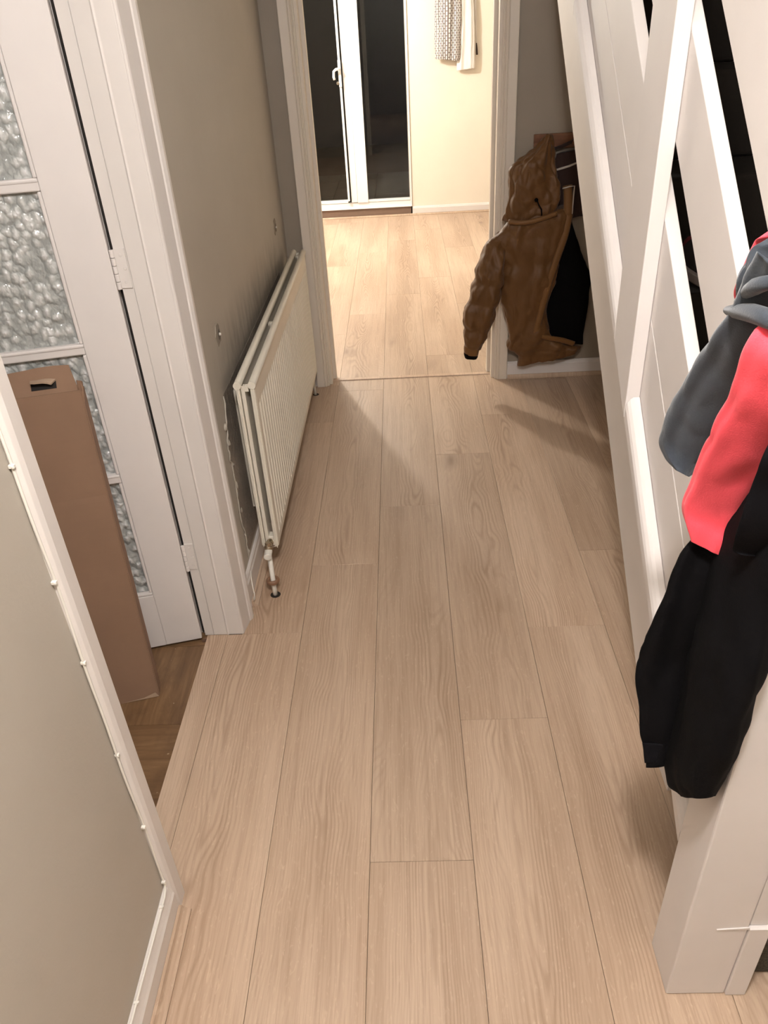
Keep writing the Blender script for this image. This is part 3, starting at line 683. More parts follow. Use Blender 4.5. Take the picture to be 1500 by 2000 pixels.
# valve and pipe
vx = -0.4665
bm = bmnew(); tube(bm, [(vx, RY0+0.002, 0.146), (vx, RY0-0.030, 0.146)], 0.0095, 14); lathe(bm, [(0.0001, 0), (0.0125, 0), (0.0125, -0.012), (0.0001, -0.012)], (vx, RY0-0.004, 0.146), 'Y', 6); obj('valve_tail', bm, MAT['chrome'], rad, bevel=0.0008)
bm = bmnew(); lathe(bm, [(0.0001, 0.170), (0.008, 0.170), (0.009, 0.165), (0.009, 0.158), (0.0125, 0.155), (0.0125, 0.136), (0.010, 0.132), (0.010, 0.122), (0.0001, 0.122)], (vx, RY0-0.042, 0), 'Z', 14); obj('valve_body', bm, MAT['chrome'], rad, smooth=False, bevel=0.0008)
bm = bmnew(); tube(bm, [(vx, RY0-0.044, 0.140), (vx+0.001, RY0-0.078, 0.137)], 0.0125, 16); lathe(bm, [(0.0001, -0.0785), (0.010, -0.0785), (0.0125, -0.074)], (vx, RY0, 0.137), 'Y', 16); obj('valve_cap', bm, MAT['plastic_white'], rad, bevel=0.002)
bm = bmnew(); tube(bm, [(vx, RY0-0.046, 0.125), (vx+0.004, RY0-0.062, 0.105), (vx+0.009, RY0-0.088, 0.05), (vx+0.0105, RY0-0.095, -0.011)], 0.0078, 14); pp = obj('pipe', bm, MAT['plastic_white'], rad, smooth=True)
bm = bmnew(); lathe(bm, [(0.0085, 0.030), (0.0100, 0.040), (0.0125, 0.043), (0.017, 0.044), (0.0215, 0.040), (0.0220, 0.033), (0.019, 0.030)], (vx+0.0085, RY0-0.089, 0.018), 'Z', 24); obj('pipe_collar', bm, MAT['collar'], rad, smooth=True)
bm = bmnew(); lathe(bm, [(0.0165, 0.0004), (0.0165, 0.0009), (0.0001, 0.0009)], (vx+0.0110, RY0-0.095, 0.0), 'Z', 22); obj('pipe_hole', bm, MAT['dark'], sub)
bm = bmnew(); tube(bm, [(vx, RY1-0.01, 0.15), (vx, RY1+0.0, 0.11), (vx+0.006, RY1-0.002, -0.0108)], 0.007, 12); obj('pipe', bm, MAT['plastic_white'], rad, smooth=True)
bm = bmnew(); lathe(bm, [(0.015, 0.0004), (0.015, 0.0009), (0.0001, 0.0009)], (vx+0.008, RY1-0.002, 0.0), 'Z', 18); obj('pipe_hole', bm, MAT['dark'], sub)

# loose wire loop at the skirting end
bm = bmnew(); tube(bm, [(-0.522, 1.925, 0.10), (-0.519, 1.905, 0.085), (-0.514, 1.885, 0.066), (-0.510, 1.875, 0.045), (-0.511, 1.872, 0.028), (-0.5165, 1.878, 0.018), (-0.5185, 1.890, 0.022)], 0.0016, 8)
tag(obj('wire_loop', bm, MAT['plastic_white'], None, smooth=True), 'thin white wire looping out over the skirting near the radiator valve', 'wire')
# ================================================================== CLIPPED CABLE
cab = thing('phone_cable', (-0.528, 0.90, 0), 'white cable clipped up the near door frame and along the skirting', 'cable')
pts = []
for k in range(60):
    z = 2.05 - (2.05-0.105)*k/59; w = 0.0022*math.sin(z*9)+0.0015*math.sin(z*23+1)
    pts.append((-0.5305, 0.8795 + w, z))
pts += [(-0.5300, 0.872, 0.094), (-0.5285, 0.86, 0.091)]
for k in range(1, 50):
    y = 0.86 - k*0.045; pts.append((-0.5288, y, 0.0925 + 0.0018*math.sin(y*21)))
bm = bmnew(); tube(bm, pts, 0.0024, 8); cb = obj('cable_sheath', bm, MAT['plastic_white'], cab, smooth=True)
def clip(p, along):
    bm = bmnew(); x, y, z = p
    if along == 'z': box(bm, x-0.0035, x+0.0045, y-0.0045, y+0.0012, z-0.0025, z+0.0025); lathe(bm, [(0.0001, -0.0058), (0.0022, -0.0055), (0.0025, -0.0045)], (x+0.003, y, z), 'Y', 8)
    else: box(bm, x-0.004, x+0.004, y-0.0025, y+0.0025, z-0.001, z+0.0045); lathe(bm, [(0.0001, 0.006), (0.0022, 0.0057), (0.0025, 0.0045)], (x+0.004, y, z), 'Z', 8)
    return obj('cable_clip', bm, MAT['plastic_white'], cab, bevel=0.0006)
for z in (1.29, 1.076, 0.88, 0.719, 0.50, 0.295, 0.115): clip((-0.5305, 0.8795, z), 'z')
for y in (0.838, 0.663, 0.48): clip((-0.5288, y, 0.0925), 'y')

# ================================================================== STAIRS
SL = 0.847; UX = Vector((0, 1, SL)).normalized()
stair = thing('staircase', (0.93, 0.74, 0), 'dark carpeted staircase rising behind the white boarded balustrade', 'staircase')
rise, go = 0.2, 0.236
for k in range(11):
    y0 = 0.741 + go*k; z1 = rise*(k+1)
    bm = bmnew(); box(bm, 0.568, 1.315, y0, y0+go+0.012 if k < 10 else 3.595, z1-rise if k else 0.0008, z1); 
    o = obj('step', bm, MAT['carpet'] if k < 2 else MAT['carpet_shade'], stair, bevel=0.012, seg=3)
bm = bmnew(); prism(bm, [(0.568, 1.15, 0.0), (0.568, 1.15, 0.10), (0.568, 3.59, 2.16), (0.568, 3.59, 1.90), (0.568, 1.36, 0.0)], (0.74, 0, 0)); obj('soffit', bm, MAT['white'], stair)
bal = thing('stair_balustrade', (0.47, 0.76, 0), 'white sloping boards and upright posts along the open side of the staircase', 'balustrade')
XS0, XS1 = 0.462, 0.486
def slope_board(o0, o1, y0, y1, x0=XS0, x1=XS1, name='board', bev=0.002):
    bm = bmnew(); prism(bm, [(x0, y0, o0+SL*y0), (x0, y1, o0+SL*y1), (x0, y1, o1+SL*y1), (x0, y0, o1+SL*y0)], (x1-x0, 0, 0)); return obj(name, bm, MAT['white'], bal, bevel=bev)
slope_board(-0.350, -0.1515, 0.803, 3.35); slope_board(-0.1490, 0.029, 0.803, 2.98)
slope_board(0.149, 0.314, 0.803, 2.62); slope_board(0.440, 0.605, 0.803, 2.30)
# rounded moulding fixed along the lower edge
def moulding(y0, y1):
    prof = [(0.0, 0.0), (0.0, 0.020), (0.003, 0.026), (0.008, 0.031), (0.014, 0.034), (0.021, 0.034), (0.0265, 0.034), (0.0265, 0.0)]
    c = 1/math.sqrt(1+SL*SL); bm = bmnew()
    P = [(0.4345+a, y0, -0.351 + SL*y0 + b/c) for a, b in prof]; prism(bm, P, (0, y1-y0, SL*(y1-y0))); return obj('edge_moulding', bm, MAT['white'], bal, bevel=0.001)
moulding(0.803, 1.4095); moulding(1.546, 2.2185)
moulding(2.356, 3.1)
def upright(y0, y1, ztop, name='post'):
    bm = bmnew(); x0, x1 = 0.434, 0.4612
    prism(bm, [(x0, y0, -0.352+SL*y0), (x0, y1, -0.352+SL*y1), (x0, y1, ztop), (x0, y0, ztop)], (x1-x0, 0, 0)); return obj(name, bm, MAT['white'], bal, bevel=0.0015)
upright(1.411, 1.544, 1.98); upright(2.220, 2.354, 2.395)
# newel post with cladding strip and plinth
bm = bmnew(); box(bm, 0.434, 0.541, 0.708, 0.802, 0.001, 1.30); obj('newel_post', bm, MAT['white'], bal, bevel=0.003)
bm = bmnew(); box(bm, 0.5435, 0.578, 0.7115, 0.738, 0.226, 1.24); obj('cladding_strip', bm, MAT['white'], bal, bevel=0.002)
bm = bmnew(); box(bm, 0.5415, 0.578, 0.7045, 0.738, 0.001, 0.2225); obj('plinth_block', bm, MAT['white'], bal, bevel=0.002)
bm = bmnew(); prism(bm, [(0.487, 0.7078, 0.2235), (0.541, 0.7078, 0.2285), (0.541, 0.7078, 0.2225)], (0, -0.0022, 0)); box(bm, 0.541, 0.5785, 0.7035, 0.712, 0.2222, 0.2258); obj('plinth_ledge', bm, MAT['white'], bal)
bm = bmnew(); box(bm, 0.43, 0.545, 0.704, 0.806, 1.3005, 1.325); obj('newel_cap', bm, MAT['white'], bal, bevel=0.006)
bm = bmnew(); tube(bm, [(0.4335, 0.755, 1.275), (0.410, 0.755, 1.270), (0.398, 0.755, 1.290)], 0.004, 8); obj('coat_hook', bm, MAT['brass'], bal, smooth=True)
# trainer left on a stair
sh = thing('trainer_shoe', (0.70, 1.80, 1.0), 'black and dark red trainer with pale laces on a stair, seen between boards', 'shoe')
def shoe_ring(y, w, h0, h1): return (y, w, h0, h1)
bm = bmnew(); rings = []
for y, w, h in ((-0.11, 0.010, 0.03), (-0.10, 0.030, 0.045), (-0.06, 0.043, 0.060), (0.0, 0.040, 0.075), (0.05, 0.036, 0.090), (0.10, 0.036, 0.100), (0.13, 0.030, 0.100), (0.14, 0.012, 0.08)):
    ring = []
    for k in range(16):
        a = PI*k/15; ring.append(bm.verts.new((0.70 + w*math.cos(a), 1.80 - y*1.0, 1.022 + h*math.sin(a)**0.7)))
    rings.append(ring)
for i in range(len(rings)-1):
    for k in range(15): bm.faces.new((rings[i][k], rings[i][k+1], rings[i+1][k+1], rings[i+1][k]))
    bm.faces.new((rings[i][0], rings[i+1][0], rings[i+1][15], rings[i][15]))
bm.faces.new(rings[0]); bm.faces.new(rings[-1]); obj('upper', bm, MAT['shoe_black'], sh, smooth=True)
bm = bmnew(); pl = []
for k in range(24):
    a = 2*PI*k/24; pl.append((0.70 + 0.046*math.cos(a)*(1+0.1*math.sin(a)), 1.80 + 0.128*math.sin(a) - 0.012, 1.0012))
prism(bm, pl, (0, 0, 0.024)); obj('sole', bm, MAT['grey_sole'], sh, bevel=0.004)
for k in range(4):
    bm = bmnew(); y = 1.80-0.045-0.0+0.028*k; h = 0.052+0.078 - 0.010*k - 0.03
    tube(bm, [(0.676, y, 1.022+h*0.80-0.005*0), (0.70, y+0.008, 1.022+h*0.98+0.004), (0.724, y+0.016, 1.022+h*0.80)], 0.0035, 6); obj('lace', bm, MAT['piping'], sh, smooth=True)
bm = bmnew(); bmesh.ops.create_uvsphere(bm, u_segments=14, v_segments=8, radius=1)
for v in bm.verts: v.co = Vector((0.70+v.co.x*0.032, 1.885+v.co.y*0.03, 1.055+v.co.z*0.024))
obj('toe_cap', bm, MAT['shoe_red'], sh, smooth=True)
for o_ in [sh] : o_.location = o_.location  # stands on the fifth tread

# ================================================================== COATS ON THE NEWEL POST
NAVY_SLEEVE = [((0.3480,0.7078,1.3358),(0.0296,-0.0096,-0.0169),(0.0090,0.0184,-0.0056)),
 ((0.3480,0.7271,1.3054),(0.0268,-0.0110,-0.0189),(0.0086,0.0179,-0.0060)),
 ((0.3480,0.7495,1.2717),(0.0235,-0.0092,-0.0159),(0.0071,0.0154,-0.0057)),
 ((0.3480,0.7747,1.2324),(0.0261,-0.0096,-0.0166),(0.0075,0.0166,-0.0068)),
 ((0.3480,0.8156,1.1686),(0.0269,-0.0096,-0.0168),(0.0072,0.0168,-0.0079)),
 ((0.3480,0.8516,1.1070),(0.0305,-0.0091,-0.0162),(0.0073,0.0179,-0.0093)),
 ((0.3480,0.8696,1.0614),(0.0284,-0.0077,-0.0139),(0.0064,0.0161,-0.0090)),
 ((0.3480,0.8652,1.0442),(0.0207,-0.0057,-0.0103),(0.0047,0.0117,-0.0068)),
 ((0.3480,0.8534,1.0373),(0.0103,-0.0029,-0.0052),(0.0024,0.0058,-0.0035))]
NAVY_BODY = [((0.4080,0.7850,1.3600),(0.0150,-0.0030,-0.0030),(0.0040,0.0080,-0.0020)),
 ((0.3850,0.7615,1.3473),(0.0343,-0.0015,-0.0047),(0.0046,0.0090,-0.0024)),
 ((0.3850,0.7653,1.3318),(0.0451,-0.0041,-0.0095),(0.0060,0.0120,-0.0034)),
 ((0.3850,0.7649,1.3122),(0.0501,-0.0070,-0.0144),(0.0068,0.0136,-0.0042)),
 ((0.3850,0.7712,1.2911),(0.0486,-0.0079,-0.0156),(0.0066,0.0133,-0.0045)),
 ((0.3850,0.7756,1.2711),(0.0402,-0.0096,-0.0176),(0.0057,0.0115,-0.0041))]
RED_SLEEVE = [((0.4080,0.7350,1.3150),(0.0120,-0.0040,-0.0080),(0.0050,0.0100,-0.0040)),
 ((0.3620,0.6782,1.2660),(0.0382,-0.0138,-0.0240),(0.0087,0.0164,-0.0069)),
 ((0.3620,0.6913,1.2118),(0.0392,-0.0125,-0.0221),(0.0084,0.0160,-0.0078)),
 ((0.3620,0.7238,1.1568),(0.0390,-0.0099,-0.0180),(0.0074,0.0149,-0.0081)),
 ((0.3620,0.7511,1.1039),(0.0404,-0.0089,-0.0166),(0.0072,0.0149,-0.0088)),
 ((0.3620,0.7731,1.0547),(0.0393,-0.0086,-0.0161),(0.0067,0.0143,-0.0091)),
 ((0.3620,0.7855,1.0107),(0.0370,-0.0087,-0.0160),(0.0062,0.0134,-0.0092)),
 ((0.3620,0.7795,0.9884),(0.0292,-0.0069,-0.0127),(0.0048,0.0104,-0.0075)),
 ((0.3620,0.7764,0.9734),(0.0210,-0.0050,-0.0091),(0.0034,0.0074,-0.0055))]
BLACK_SLEEVE = [((0.3930,0.7928,0.9814),(0.0331,-0.0048,-0.0098),(0.0069,0.0145,-0.0104)),
 ((0.3750,0.7996,0.9265),(0.0368,-0.0065,-0.0126),(0.0075,0.0161,-0.0125)),
 ((0.3750,0.8070,0.8339),(0.0435,-0.0062,-0.0127),(0.0083,0.0178,-0.0158)),
 ((0.3750,0.8212,0.7321),(0.0513,-0.0049,-0.0112),(0.0089,0.0196,-0.0195)),
 ((0.3750,0.8149,0.6723),(0.0484,-0.0041,-0.0097),(0.0081,0.0177,-0.0191)),
 ((0.3750,0.8023,0.6079),(0.0374,-0.0021,-0.0059),(0.0061,0.0130,-0.0152)),
 ((0.3750,0.8010,0.5785),(0.0309,-0.0007,-0.0033),(0.0049,0.0104,-0.0126)),
 ((0.3750,0.7935,0.5413),(0.0250,0.0016,0.0007),(0.0039,0.0082,-0.0104))]
BLACK_BODY = [((0.4150,0.7500,1.2500),(0.0000,-0.0250,0.0080),(0.0120,0.0000,0.0000)),((0.4120,0.7450,1.1900),(0.0000,-0.0700,0.0250),(0.0180,0.0000,0.0000)),
 ((0.4100,0.7417,1.1072),(-0.0000,-0.1108,0.0376),(0.0200,0.0000,0.0000)),
 ((0.4050,0.7532,1.0233),(0.0000,-0.1073,0.0509),(0.0240,0.0000,0.0000)),
 ((0.4000,0.7485,0.9167),(0.0000,-0.0763,0.0464),(0.0280,0.0000,0.0000)),
 ((0.4000,0.7455,0.8024),(0.0000,-0.0825,0.0693),(0.0300,0.0000,0.0000)),
 ((0.4000,0.7393,0.7074),(0.0000,-0.0729,0.0764),(0.0300,0.0000,0.0000)),
 ((0.4000,0.7388,0.6218),(0.0000,-0.0660,0.0759),(0.0300,0.0000,0.0000)),
 ((0.4000,0.7300,0.5835),(0.0000,-0.0480,0.0654),(0.0300,0.0000,0.0000)),
 ((0.4000,0.7130,0.5753),(0.0000,-0.0267,0.0348),(0.0200,0.0000,0.0000))]
BLACK_FLAP = [((0.4080,0.7100,1.2300),(0.0120,-0.0040,-0.0080),(0.0040,0.0080,-0.0030)),
 ((0.3780,0.6536,1.1787),(0.0341,-0.0050,-0.0101),(0.0048,0.0084,-0.0048)),
 ((0.3780,0.6658,1.1250),(0.0338,-0.0053,-0.0105),(0.0046,0.0082,-0.0052)),
 ((0.3780,0.6780,1.0677),(0.0324,-0.0048,-0.0098),(0.0042,0.0076,-0.0054)),
 ((0.3780,0.7008,1.0252),(0.0214,-0.0023,-0.0050),(0.0026,0.0049,-0.0036)),
 ((0.3780,0.6983,1.0206),(0.0129,-0.0008,-0.0021),(0.0016,0.0029,-0.0022))]
RED_HOOD = [((0.4150,0.8000,1.3650),(0.0120,-0.0030,-0.0030),(0.0030,0.0060,-0.0020)),
 ((0.3850,0.7827,1.3553),(0.0328,0.0047,0.0050),(0.0029,0.0059,-0.0015)),
 ((0.3850,0.7847,1.3358),(0.0386,-0.0010,-0.0042),(0.0033,0.0068,-0.0018)),
 ((0.3850,0.7942,1.2973),(0.0425,-0.0038,-0.0089),(0.0037,0.0075,-0.0024)),
 ((0.3850,0.8086,1.2698),(0.0342,-0.0063,-0.0121),(0.0030,0.0064,-0.0022)),
 ((0.3850,0.8074,1.2576),(0.0257,-0.0057,-0.0106),(0.0023,0.0049,-0.0018))]
CX = 0.4325
HEM = [(0.3360, 0.7890, 1.2739), (0.3280, 0.7461, 1.2874), (0.3260, 0.7080, 1.2981), (0.3280, 0.6802, 1.3025), (0.3400, 0.6637, 1.2992)]
FOLD = [(0.3380, 0.7767, 1.2864), (0.3300, 0.7415, 1.3061), (0.3260, 0.7143, 1.3213), (0.3280, 0.6952, 1.3306), (0.3400, 0.6839, 1.3365)]
FOLD2 = [(0.3450, 0.7776, 1.3170), (0.3380, 0.7482, 1.3294), (0.3360, 0.7274, 1.3361), (0.3380, 0.7078, 1.3395), (0.3500, 0.6970, 1.3368)]
blk = thing('black_coat', (0.40, 0.75, 0.58), 'long black coat hanging lowest on the stair newel post', 'coat')
bm = bmnew(); loft(bm, BLACK_BODY, 8, 80, 0.14, 0.0035, 4, clampx=CX); obj('coat_body', bm, MAT['black'], blk, smooth=True)
bm = bmnew(); loft(bm, BLACK_SLEEVE, 8, 64, 0.22, 0.0035, 9, clampx=CX); slv = obj('sleeve', bm, MAT['black'], blk, smooth=True)
c_ = [(Vector(p), Vector(a)*1.07, Vector(b)*1.07) for p, a, b in BLACK_SLEEVE[6:8]]; c_ = [(c_[0][0]*(1-t)+c_[1][0]*t, c_[0][1]*(1-t)+c_[1][1]*t, c_[0][2]*(1-t)+c_[1][2]*t) for t in (-0.1, 0.35, 0.8)]
bm = bmnew(); loft(bm, c_, 4, 40, 0.06, 0.001, 9, clampx=CX); sub_of(obj('cuff', bm, MAT['black2'], blk, smooth=True), slv)
bm = bmnew(); loft(bm, BLACK_FLAP, 6, 48, 0.10, 0.002, 14, clampx=CX); pk = obj('pocket_flap', bm, MAT['black2'], blk, smooth=True)
red = thing('red_sweatshirt', (0.385, 0.80, 0.94), 'bright coral red sweatshirt hanging between the blue jacket and black coat', 'sweatshirt')
bm = bmnew(); loft(bm, RED_SLEEVE, 8, 64, 0.20, 0.0032, 5, clampx=CX); obj('sleeve', bm, MAT['red'], red, smooth=True)
bm = bmnew(); loft(bm, RED_HOOD, 6, 40, 0.10, 0.003, 6, open_end=False, clampx=CX); obj('hood', bm, MAT['red'], red, smooth=True)
nav = thing('blue_fleece_jacket', (0.37, 0.82, 1.02), 'slate blue fleece jacket hanging on top of the coats', 'jacket')
bm = bmnew(); loft(bm, NAVY_BODY, 8, 72, 0.30, 0.0060, 12, open_end=False, clampx=CX, nfold=(3, 5, 9)); obj('jacket_body', bm, MAT['navy'], nav, smooth=True)
bm = bmnew(); loft(bm, NAVY_SLEEVE, 8, 64, 0.24, 0.0034, 13, clampx=CX); obj('sleeve', bm, MAT['navy'], nav, smooth=True)
def ridge(name, path, rs):
    bm = bmnew(); c = catmull([(p, (0, 0, 0), (0, 0, 0)) for p in path], 6); n_ = len(c)
    rr = [rs[min(int(q[3]), len(rs)-1)]*(1-(q[3] % 1)) + rs[min(int(q[3])+1, len(rs)-1)]*(q[3] % 1) for q in c]
    tube(bm, [q[0] for q in c], rr, 12); return obj(name, bm, MAT['navy'], nav, smooth=True)
ridge('hem_band', HEM, (0.004, 0.0075, 0.009, 0.009, 0.008))
ridge('fold', FOLD, (0.002, 0.006, 0.008, 0.007, 0.006))
ridge('fold', FOLD2, (0.002, 0.005, 0.007, 0.007, 0.005))

# ================================================================== COAT RACK, TAN JACKET, BAG
rack = thing('coat_rack', (0.78, 3.59, 1.07), 'varnished pine peg rail on the end wall above the tan jacket', 'coat rack')
bm = bmnew(); box(bm, 0.572, 1.02, 3.580, 3.5995, 1.042, 1.100); obj('backboard', bm, MAT['pine_rail'], rack, bevel=0.004)
for x in (0.632, 0.735, 0.84, 0.95):
    bm = bmnew(); lathe(bm, [(0.0001, -0.062), (0.010, -0.060), (0.012, -0.054), (0.010, -0.048), (0.0065, -0.042), (0.0065, 0.0)], (x, 3.581, 1.068), 'Y', 14); obj('peg', bm, MAT['pine'], rack, smooth=True)
HOOD = [((0.6300,3.545,1.1003),(0.012,0.0000,-0.0030),(0.0,0.018,0.0)),((0.6261,3.54,1.0903),(0.0193,0.0000,-0.0048),(0.0,0.030,0.0)),((0.5964,3.53,1.0425),(0.0555,0.0000,-0.0010),(0.0000,0.0500,0.0000)),((0.5722,3.52,0.9985),(0.0871,0,-0.0007),(0,0.0600,0)),
 ((0.5666,3.52,0.9436),(0.1031,0,-0.0005),(0,0.0640,0)),((0.5735,3.52,0.8737),(0.1107,0,0.0014),(0,0.060,0)),((0.5730,3.525,0.8226),(0.1184,0,0.0022),(0,0.055,0)),((0.5698,3.53,0.7761),(0.1225,0,0.0064),(0,0.05,0))]
JBODY = [((0.5930,3.53,0.7949),(0.1240,0,0.0174),(0,0.0400,0)),((0.5930,3.525,0.7649),(0.1400,0,0.0174),(0,0.0500,0)),((0.5636,3.525,0.6927),(0.1685,0,0.0133),(0,0.0520,0)),((0.5670,3.525,0.5862),(0.1463,0,0.0095),(0,0.0540,0)),((0.5628,3.525,0.4881),(0.1242,0,0.0054),(0,0.0540,0)),
 ((0.5591,3.525,0.3686),(0.1014,0,0.0071),(0,0.0520,0)),((0.5850,3.530,0.2371),(0.1037,0,-0.0054),(0,0.0480,0)),((0.630,3.535,0.1850),(0.1480,0,-0.004),(0,0.0440,0)),((0.6900,3.54,0.1520),(0.1500,0,0.0200),(0,0.0400,0)),((0.6865,3.54,0.1171),(0.1500,0,0.0300),(0,0.0350,0))]
LINING = [((0.7427,3.555,0.7513),(0.0077,0,0.0018),(0,0.02,0)),((0.7445,3.555,0.6711),(0.0382,0,-0.0075),(0,0.025,0)),((0.7499,3.555,0.5863),(0.0652,0,-0.0034),(0,0.028,0)),((0.7587,3.555,0.5014),(0.1006,0,0.0031),(0,0.03,0)),
 ((0.7494,3.555,0.4103),(0.1099,0,-0.0055),(0,0.03,0)),((0.7381,3.555,0.3067),(0.1170,0,-0.0121),(0,0.03,0)),((0.7337,3.555,0.2340),(0.1185,0,-0.0148),(0,0.03,0)),((0.7655,3.555,0.1881),(0.0876,0,-0.0157),(0,0.025,0))]
JSLEEVE = [((0.4600,3.525,0.6934),(0.0298,0,-0.0310),(0,0.03,0)),((0.4235,3.51,0.6534),(0.0398,0,-0.0410),(0,0.045,0)),((0.3926,3.49,0.5680),(0.0600,0,-0.0352),(0,0.055,0)),((0.3687,3.48,0.4821),(0.0698,0,-0.0236),(0,0.058,0)),
 ((0.3444,3.475,0.3817),(0.0722,0,-0.0183),(0,0.056,0)),((0.3229,3.475,0.2866),(0.0575,0,-0.0155),(0,0.05,0)),((0.3078,3.475,0.2139),(0.0383,0,-0.0071),(0,0.036,0))]
JK = thing('tan_puffer_jacket', (0.60, 3.54, 0.12), 'tan hooded padded jacket hanging by its hood beside the kitchen doorway', 'jacket')
def pf(seams, amt=0.16):
    def f(t): return 1 + amt*min(1.0, min(abs(t-s) for s in seams)*3.0) - amt
    return f
bm = bmnew(); loft(bm, JBODY, 12, 110, 0.05, 0.0085, 21, expo=0.75, clampy=3.596, puff=pf((3.0, 4.35, 5.4, 7.6), 0.07)); obj('jacket_body', bm, MAT['tan'], JK, smooth=True)
bm = bmnew(); loft(bm, HOOD, 12, 96, 0.20, 0.0110, 22, open_end=False, clampy=3.596, nfold=(4, 7, 11)); obj('hood', bm, MAT['tan'], JK, smooth=True)
bm = bmnew(); loft(bm, JSLEEVE, 14, 80, 0.10, 0.0085, 23, puff=pf((0.6, 2.7, 3.6, 4.9), 0.24), clampy=3.57); obj('sleeve', bm, MAT['tan'], JK, smooth=True)
bm = bmnew(); loft(bm, [((0.3085,3.475,0.222),(0.036,0,-0.005),(0,0.033,0)),((0.3070,3.475,0.205),(0.037,0,-0.005),(0,0.034,0)),((0.3055,3.475,0.180),(0.034,0,-0.005),(0,0.031,0))], 4, 32, 0.05, 0.001, 24); obj('cuff', bm, MAT['tan_trim'], JK, smooth=True)
bm = bmnew(); loft(bm, [((0.3055,3.475,0.184),(0.032,0,-0.005),(0,0.029,0)),((0.3045,3.475,0.172),(0.032,0,-0.005),(0,0.029,0)),((0.3030,3.475,0.160),(0.028,0,-0.003),(0,0.025,0))], 4, 32, 0.10, 0.003, 25); obj('knit_cuff', bm, MAT['lining'], JK, smooth=True)
bm = bmnew(); loft(bm, LINING, 8, 56, 0.06, 0.004, 26, clampy=3.594); obj('lining', bm, MAT['lining'], JK, smooth=True)
def strip(bm, path, w, th, seg=6):
    """flat ribbon: path of points (x,y,z), width vector list in xz plane"""
    cs = catmull([(p, (0, 0, 0), (0, 0, 0)) for p in path], seg); pv = []
    for i, c in enumerate(cs):
        t = (cs[min(i+1, len(cs)-1)][0]-cs[max(i-1, 0)][0]).normalized(); s = t.cross(Vector((0, 1, 0))).normalized()*w/2; d = Vector((0, th/2, 0))
        c0 = c[0]; pv.append([bm.verts.new(c0+s*q1+d*q2) for q1, q2 in ((-1, 0), (-0.6, -1), (0.6, -1), (1, 0), (0.6, 1), (-0.6, 1))])
    for i in range(len(pv)-1):
        for k in range(6): bm.faces.new((pv[i][k], pv[i][(k+1) % 6], pv[i+1][(k+1) % 6], pv[i+1][k]))
    bm.faces.new(pv[0]); bm.faces.new(pv[-1])
bm = bmnew(); strip(bm, [(0.728,3.500,0.79),(0.712,3.492,0.70),(0.682,3.485,0.60),(0.648,3.482,0.47),(0.622,3.482,0.34),(0.607,3.485,0.255)], 0.034, 0.014); obj('front_placket', bm, MAT['tan_trim'], JK, smooth=True)
bm = bmnew(); strip(bm, [(0.607,3.49,0.262),(0.66,3.49,0.238),(0.74,3.505,0.215),(0.80,3.52,0.188)], 0.026, 0.014); obj('hem_facing', bm, MAT['tan_trim'], JK, smooth=True)
bm = bmnew(); strip(bm, [(0.713,3.512,0.905),(0.718,3.508,0.87),(0.722,3.504,0.82),(0.724,3.503,0.77)], 0.042, 0.018); obj('collar', bm, MAT['tan_trim'], JK, smooth=True)
bm = bmnew(); tube(bm, [(0.690,3.500,0.895),(0.72,3.498,0.902),(0.741,3.500,0.903),(0.740,3.500,0.86),(0.739,3.498,0.79)], 0.0028, 6); obj('zip', bm, MAT['piping'], JK, smooth=True)
bm = bmnew(); strip(bm, [(0.462,3.475,0.775),(0.53,3.462,0.772),(0.60,3.466,0.782),(0.67,3.478,0.80)], 0.022, 0.014); obj('neck_seam', bm, MAT['tan_trim'], JK, smooth=True)
bm = bmnew(); tube(bm, [(0.578,3.460,0.86),(0.584,3.452,0.845),(0.597,3.450,0.825),(0.600,3.452,0.800)], 0.003, 6); obj('drawcord', bm, MAT['lining'], JK, smooth=True)
bm = bmnew(); lathe(bm, [(0.0001,-0.004),(0.008,-0.003),(0.008,0.003),(0.0001,0.004)], (0.575, 3.461, 0.862), 'Y', 10); obj('cord_eyelet', bm, MAT['lining'], JK, smooth=True)
bm = bmnew(); tube(bm, [(0.628,3.545,1.10),(0.632,3.535,1.082),(0.634,3.545,1.060)], 0.004, 6); obj('hanging_loop', bm, MAT['lining'], JK, smooth=True)
bag = thing('brown_cloth_bag', (0.77, 3.565, 0.76), 'dark brown cloth bag with pale piping hanging on the peg rail', 'bag')
bm = bmnew(); loft(bm, [((0.745,3.572,1.035),(0.075,0,0.012),(0,0.014,0)),((0.765,3.568,1.00),(0.105,0,0.016),(0,0.020,0)),((0.780,3.566,0.93),(0.112,0,0.012),(0,0.024,0)),((0.790,3.566,0.84),(0.110,0,0.006),(0,0.024,0)),((0.800,3.568,0.765),(0.095,0,0.006),(0,0.018,0))], 6, 40, 0.10, 0.004, 31, open_end=False, clampy=3.594); obj('bag_body', bm, MAT['bag'], bag, smooth=True)
bm = bmnew(); tube(bm, [(0.67,3.551,0.962),(0.72,3.545,0.975),(0.80,3.545,1.003)], 0.0045, 8); obj('piping', bm, MAT['piping'], bag, smooth=True)
bm = bmnew(); tube(bm, [(0.655,3.575,1.04),(0.69,3.562,1.052),(0.735,3.530,1.078),(0.78,3.560,1.045)], 0.007, 8); obj('handle', bm, MAT['bag'], bag, smooth=True)

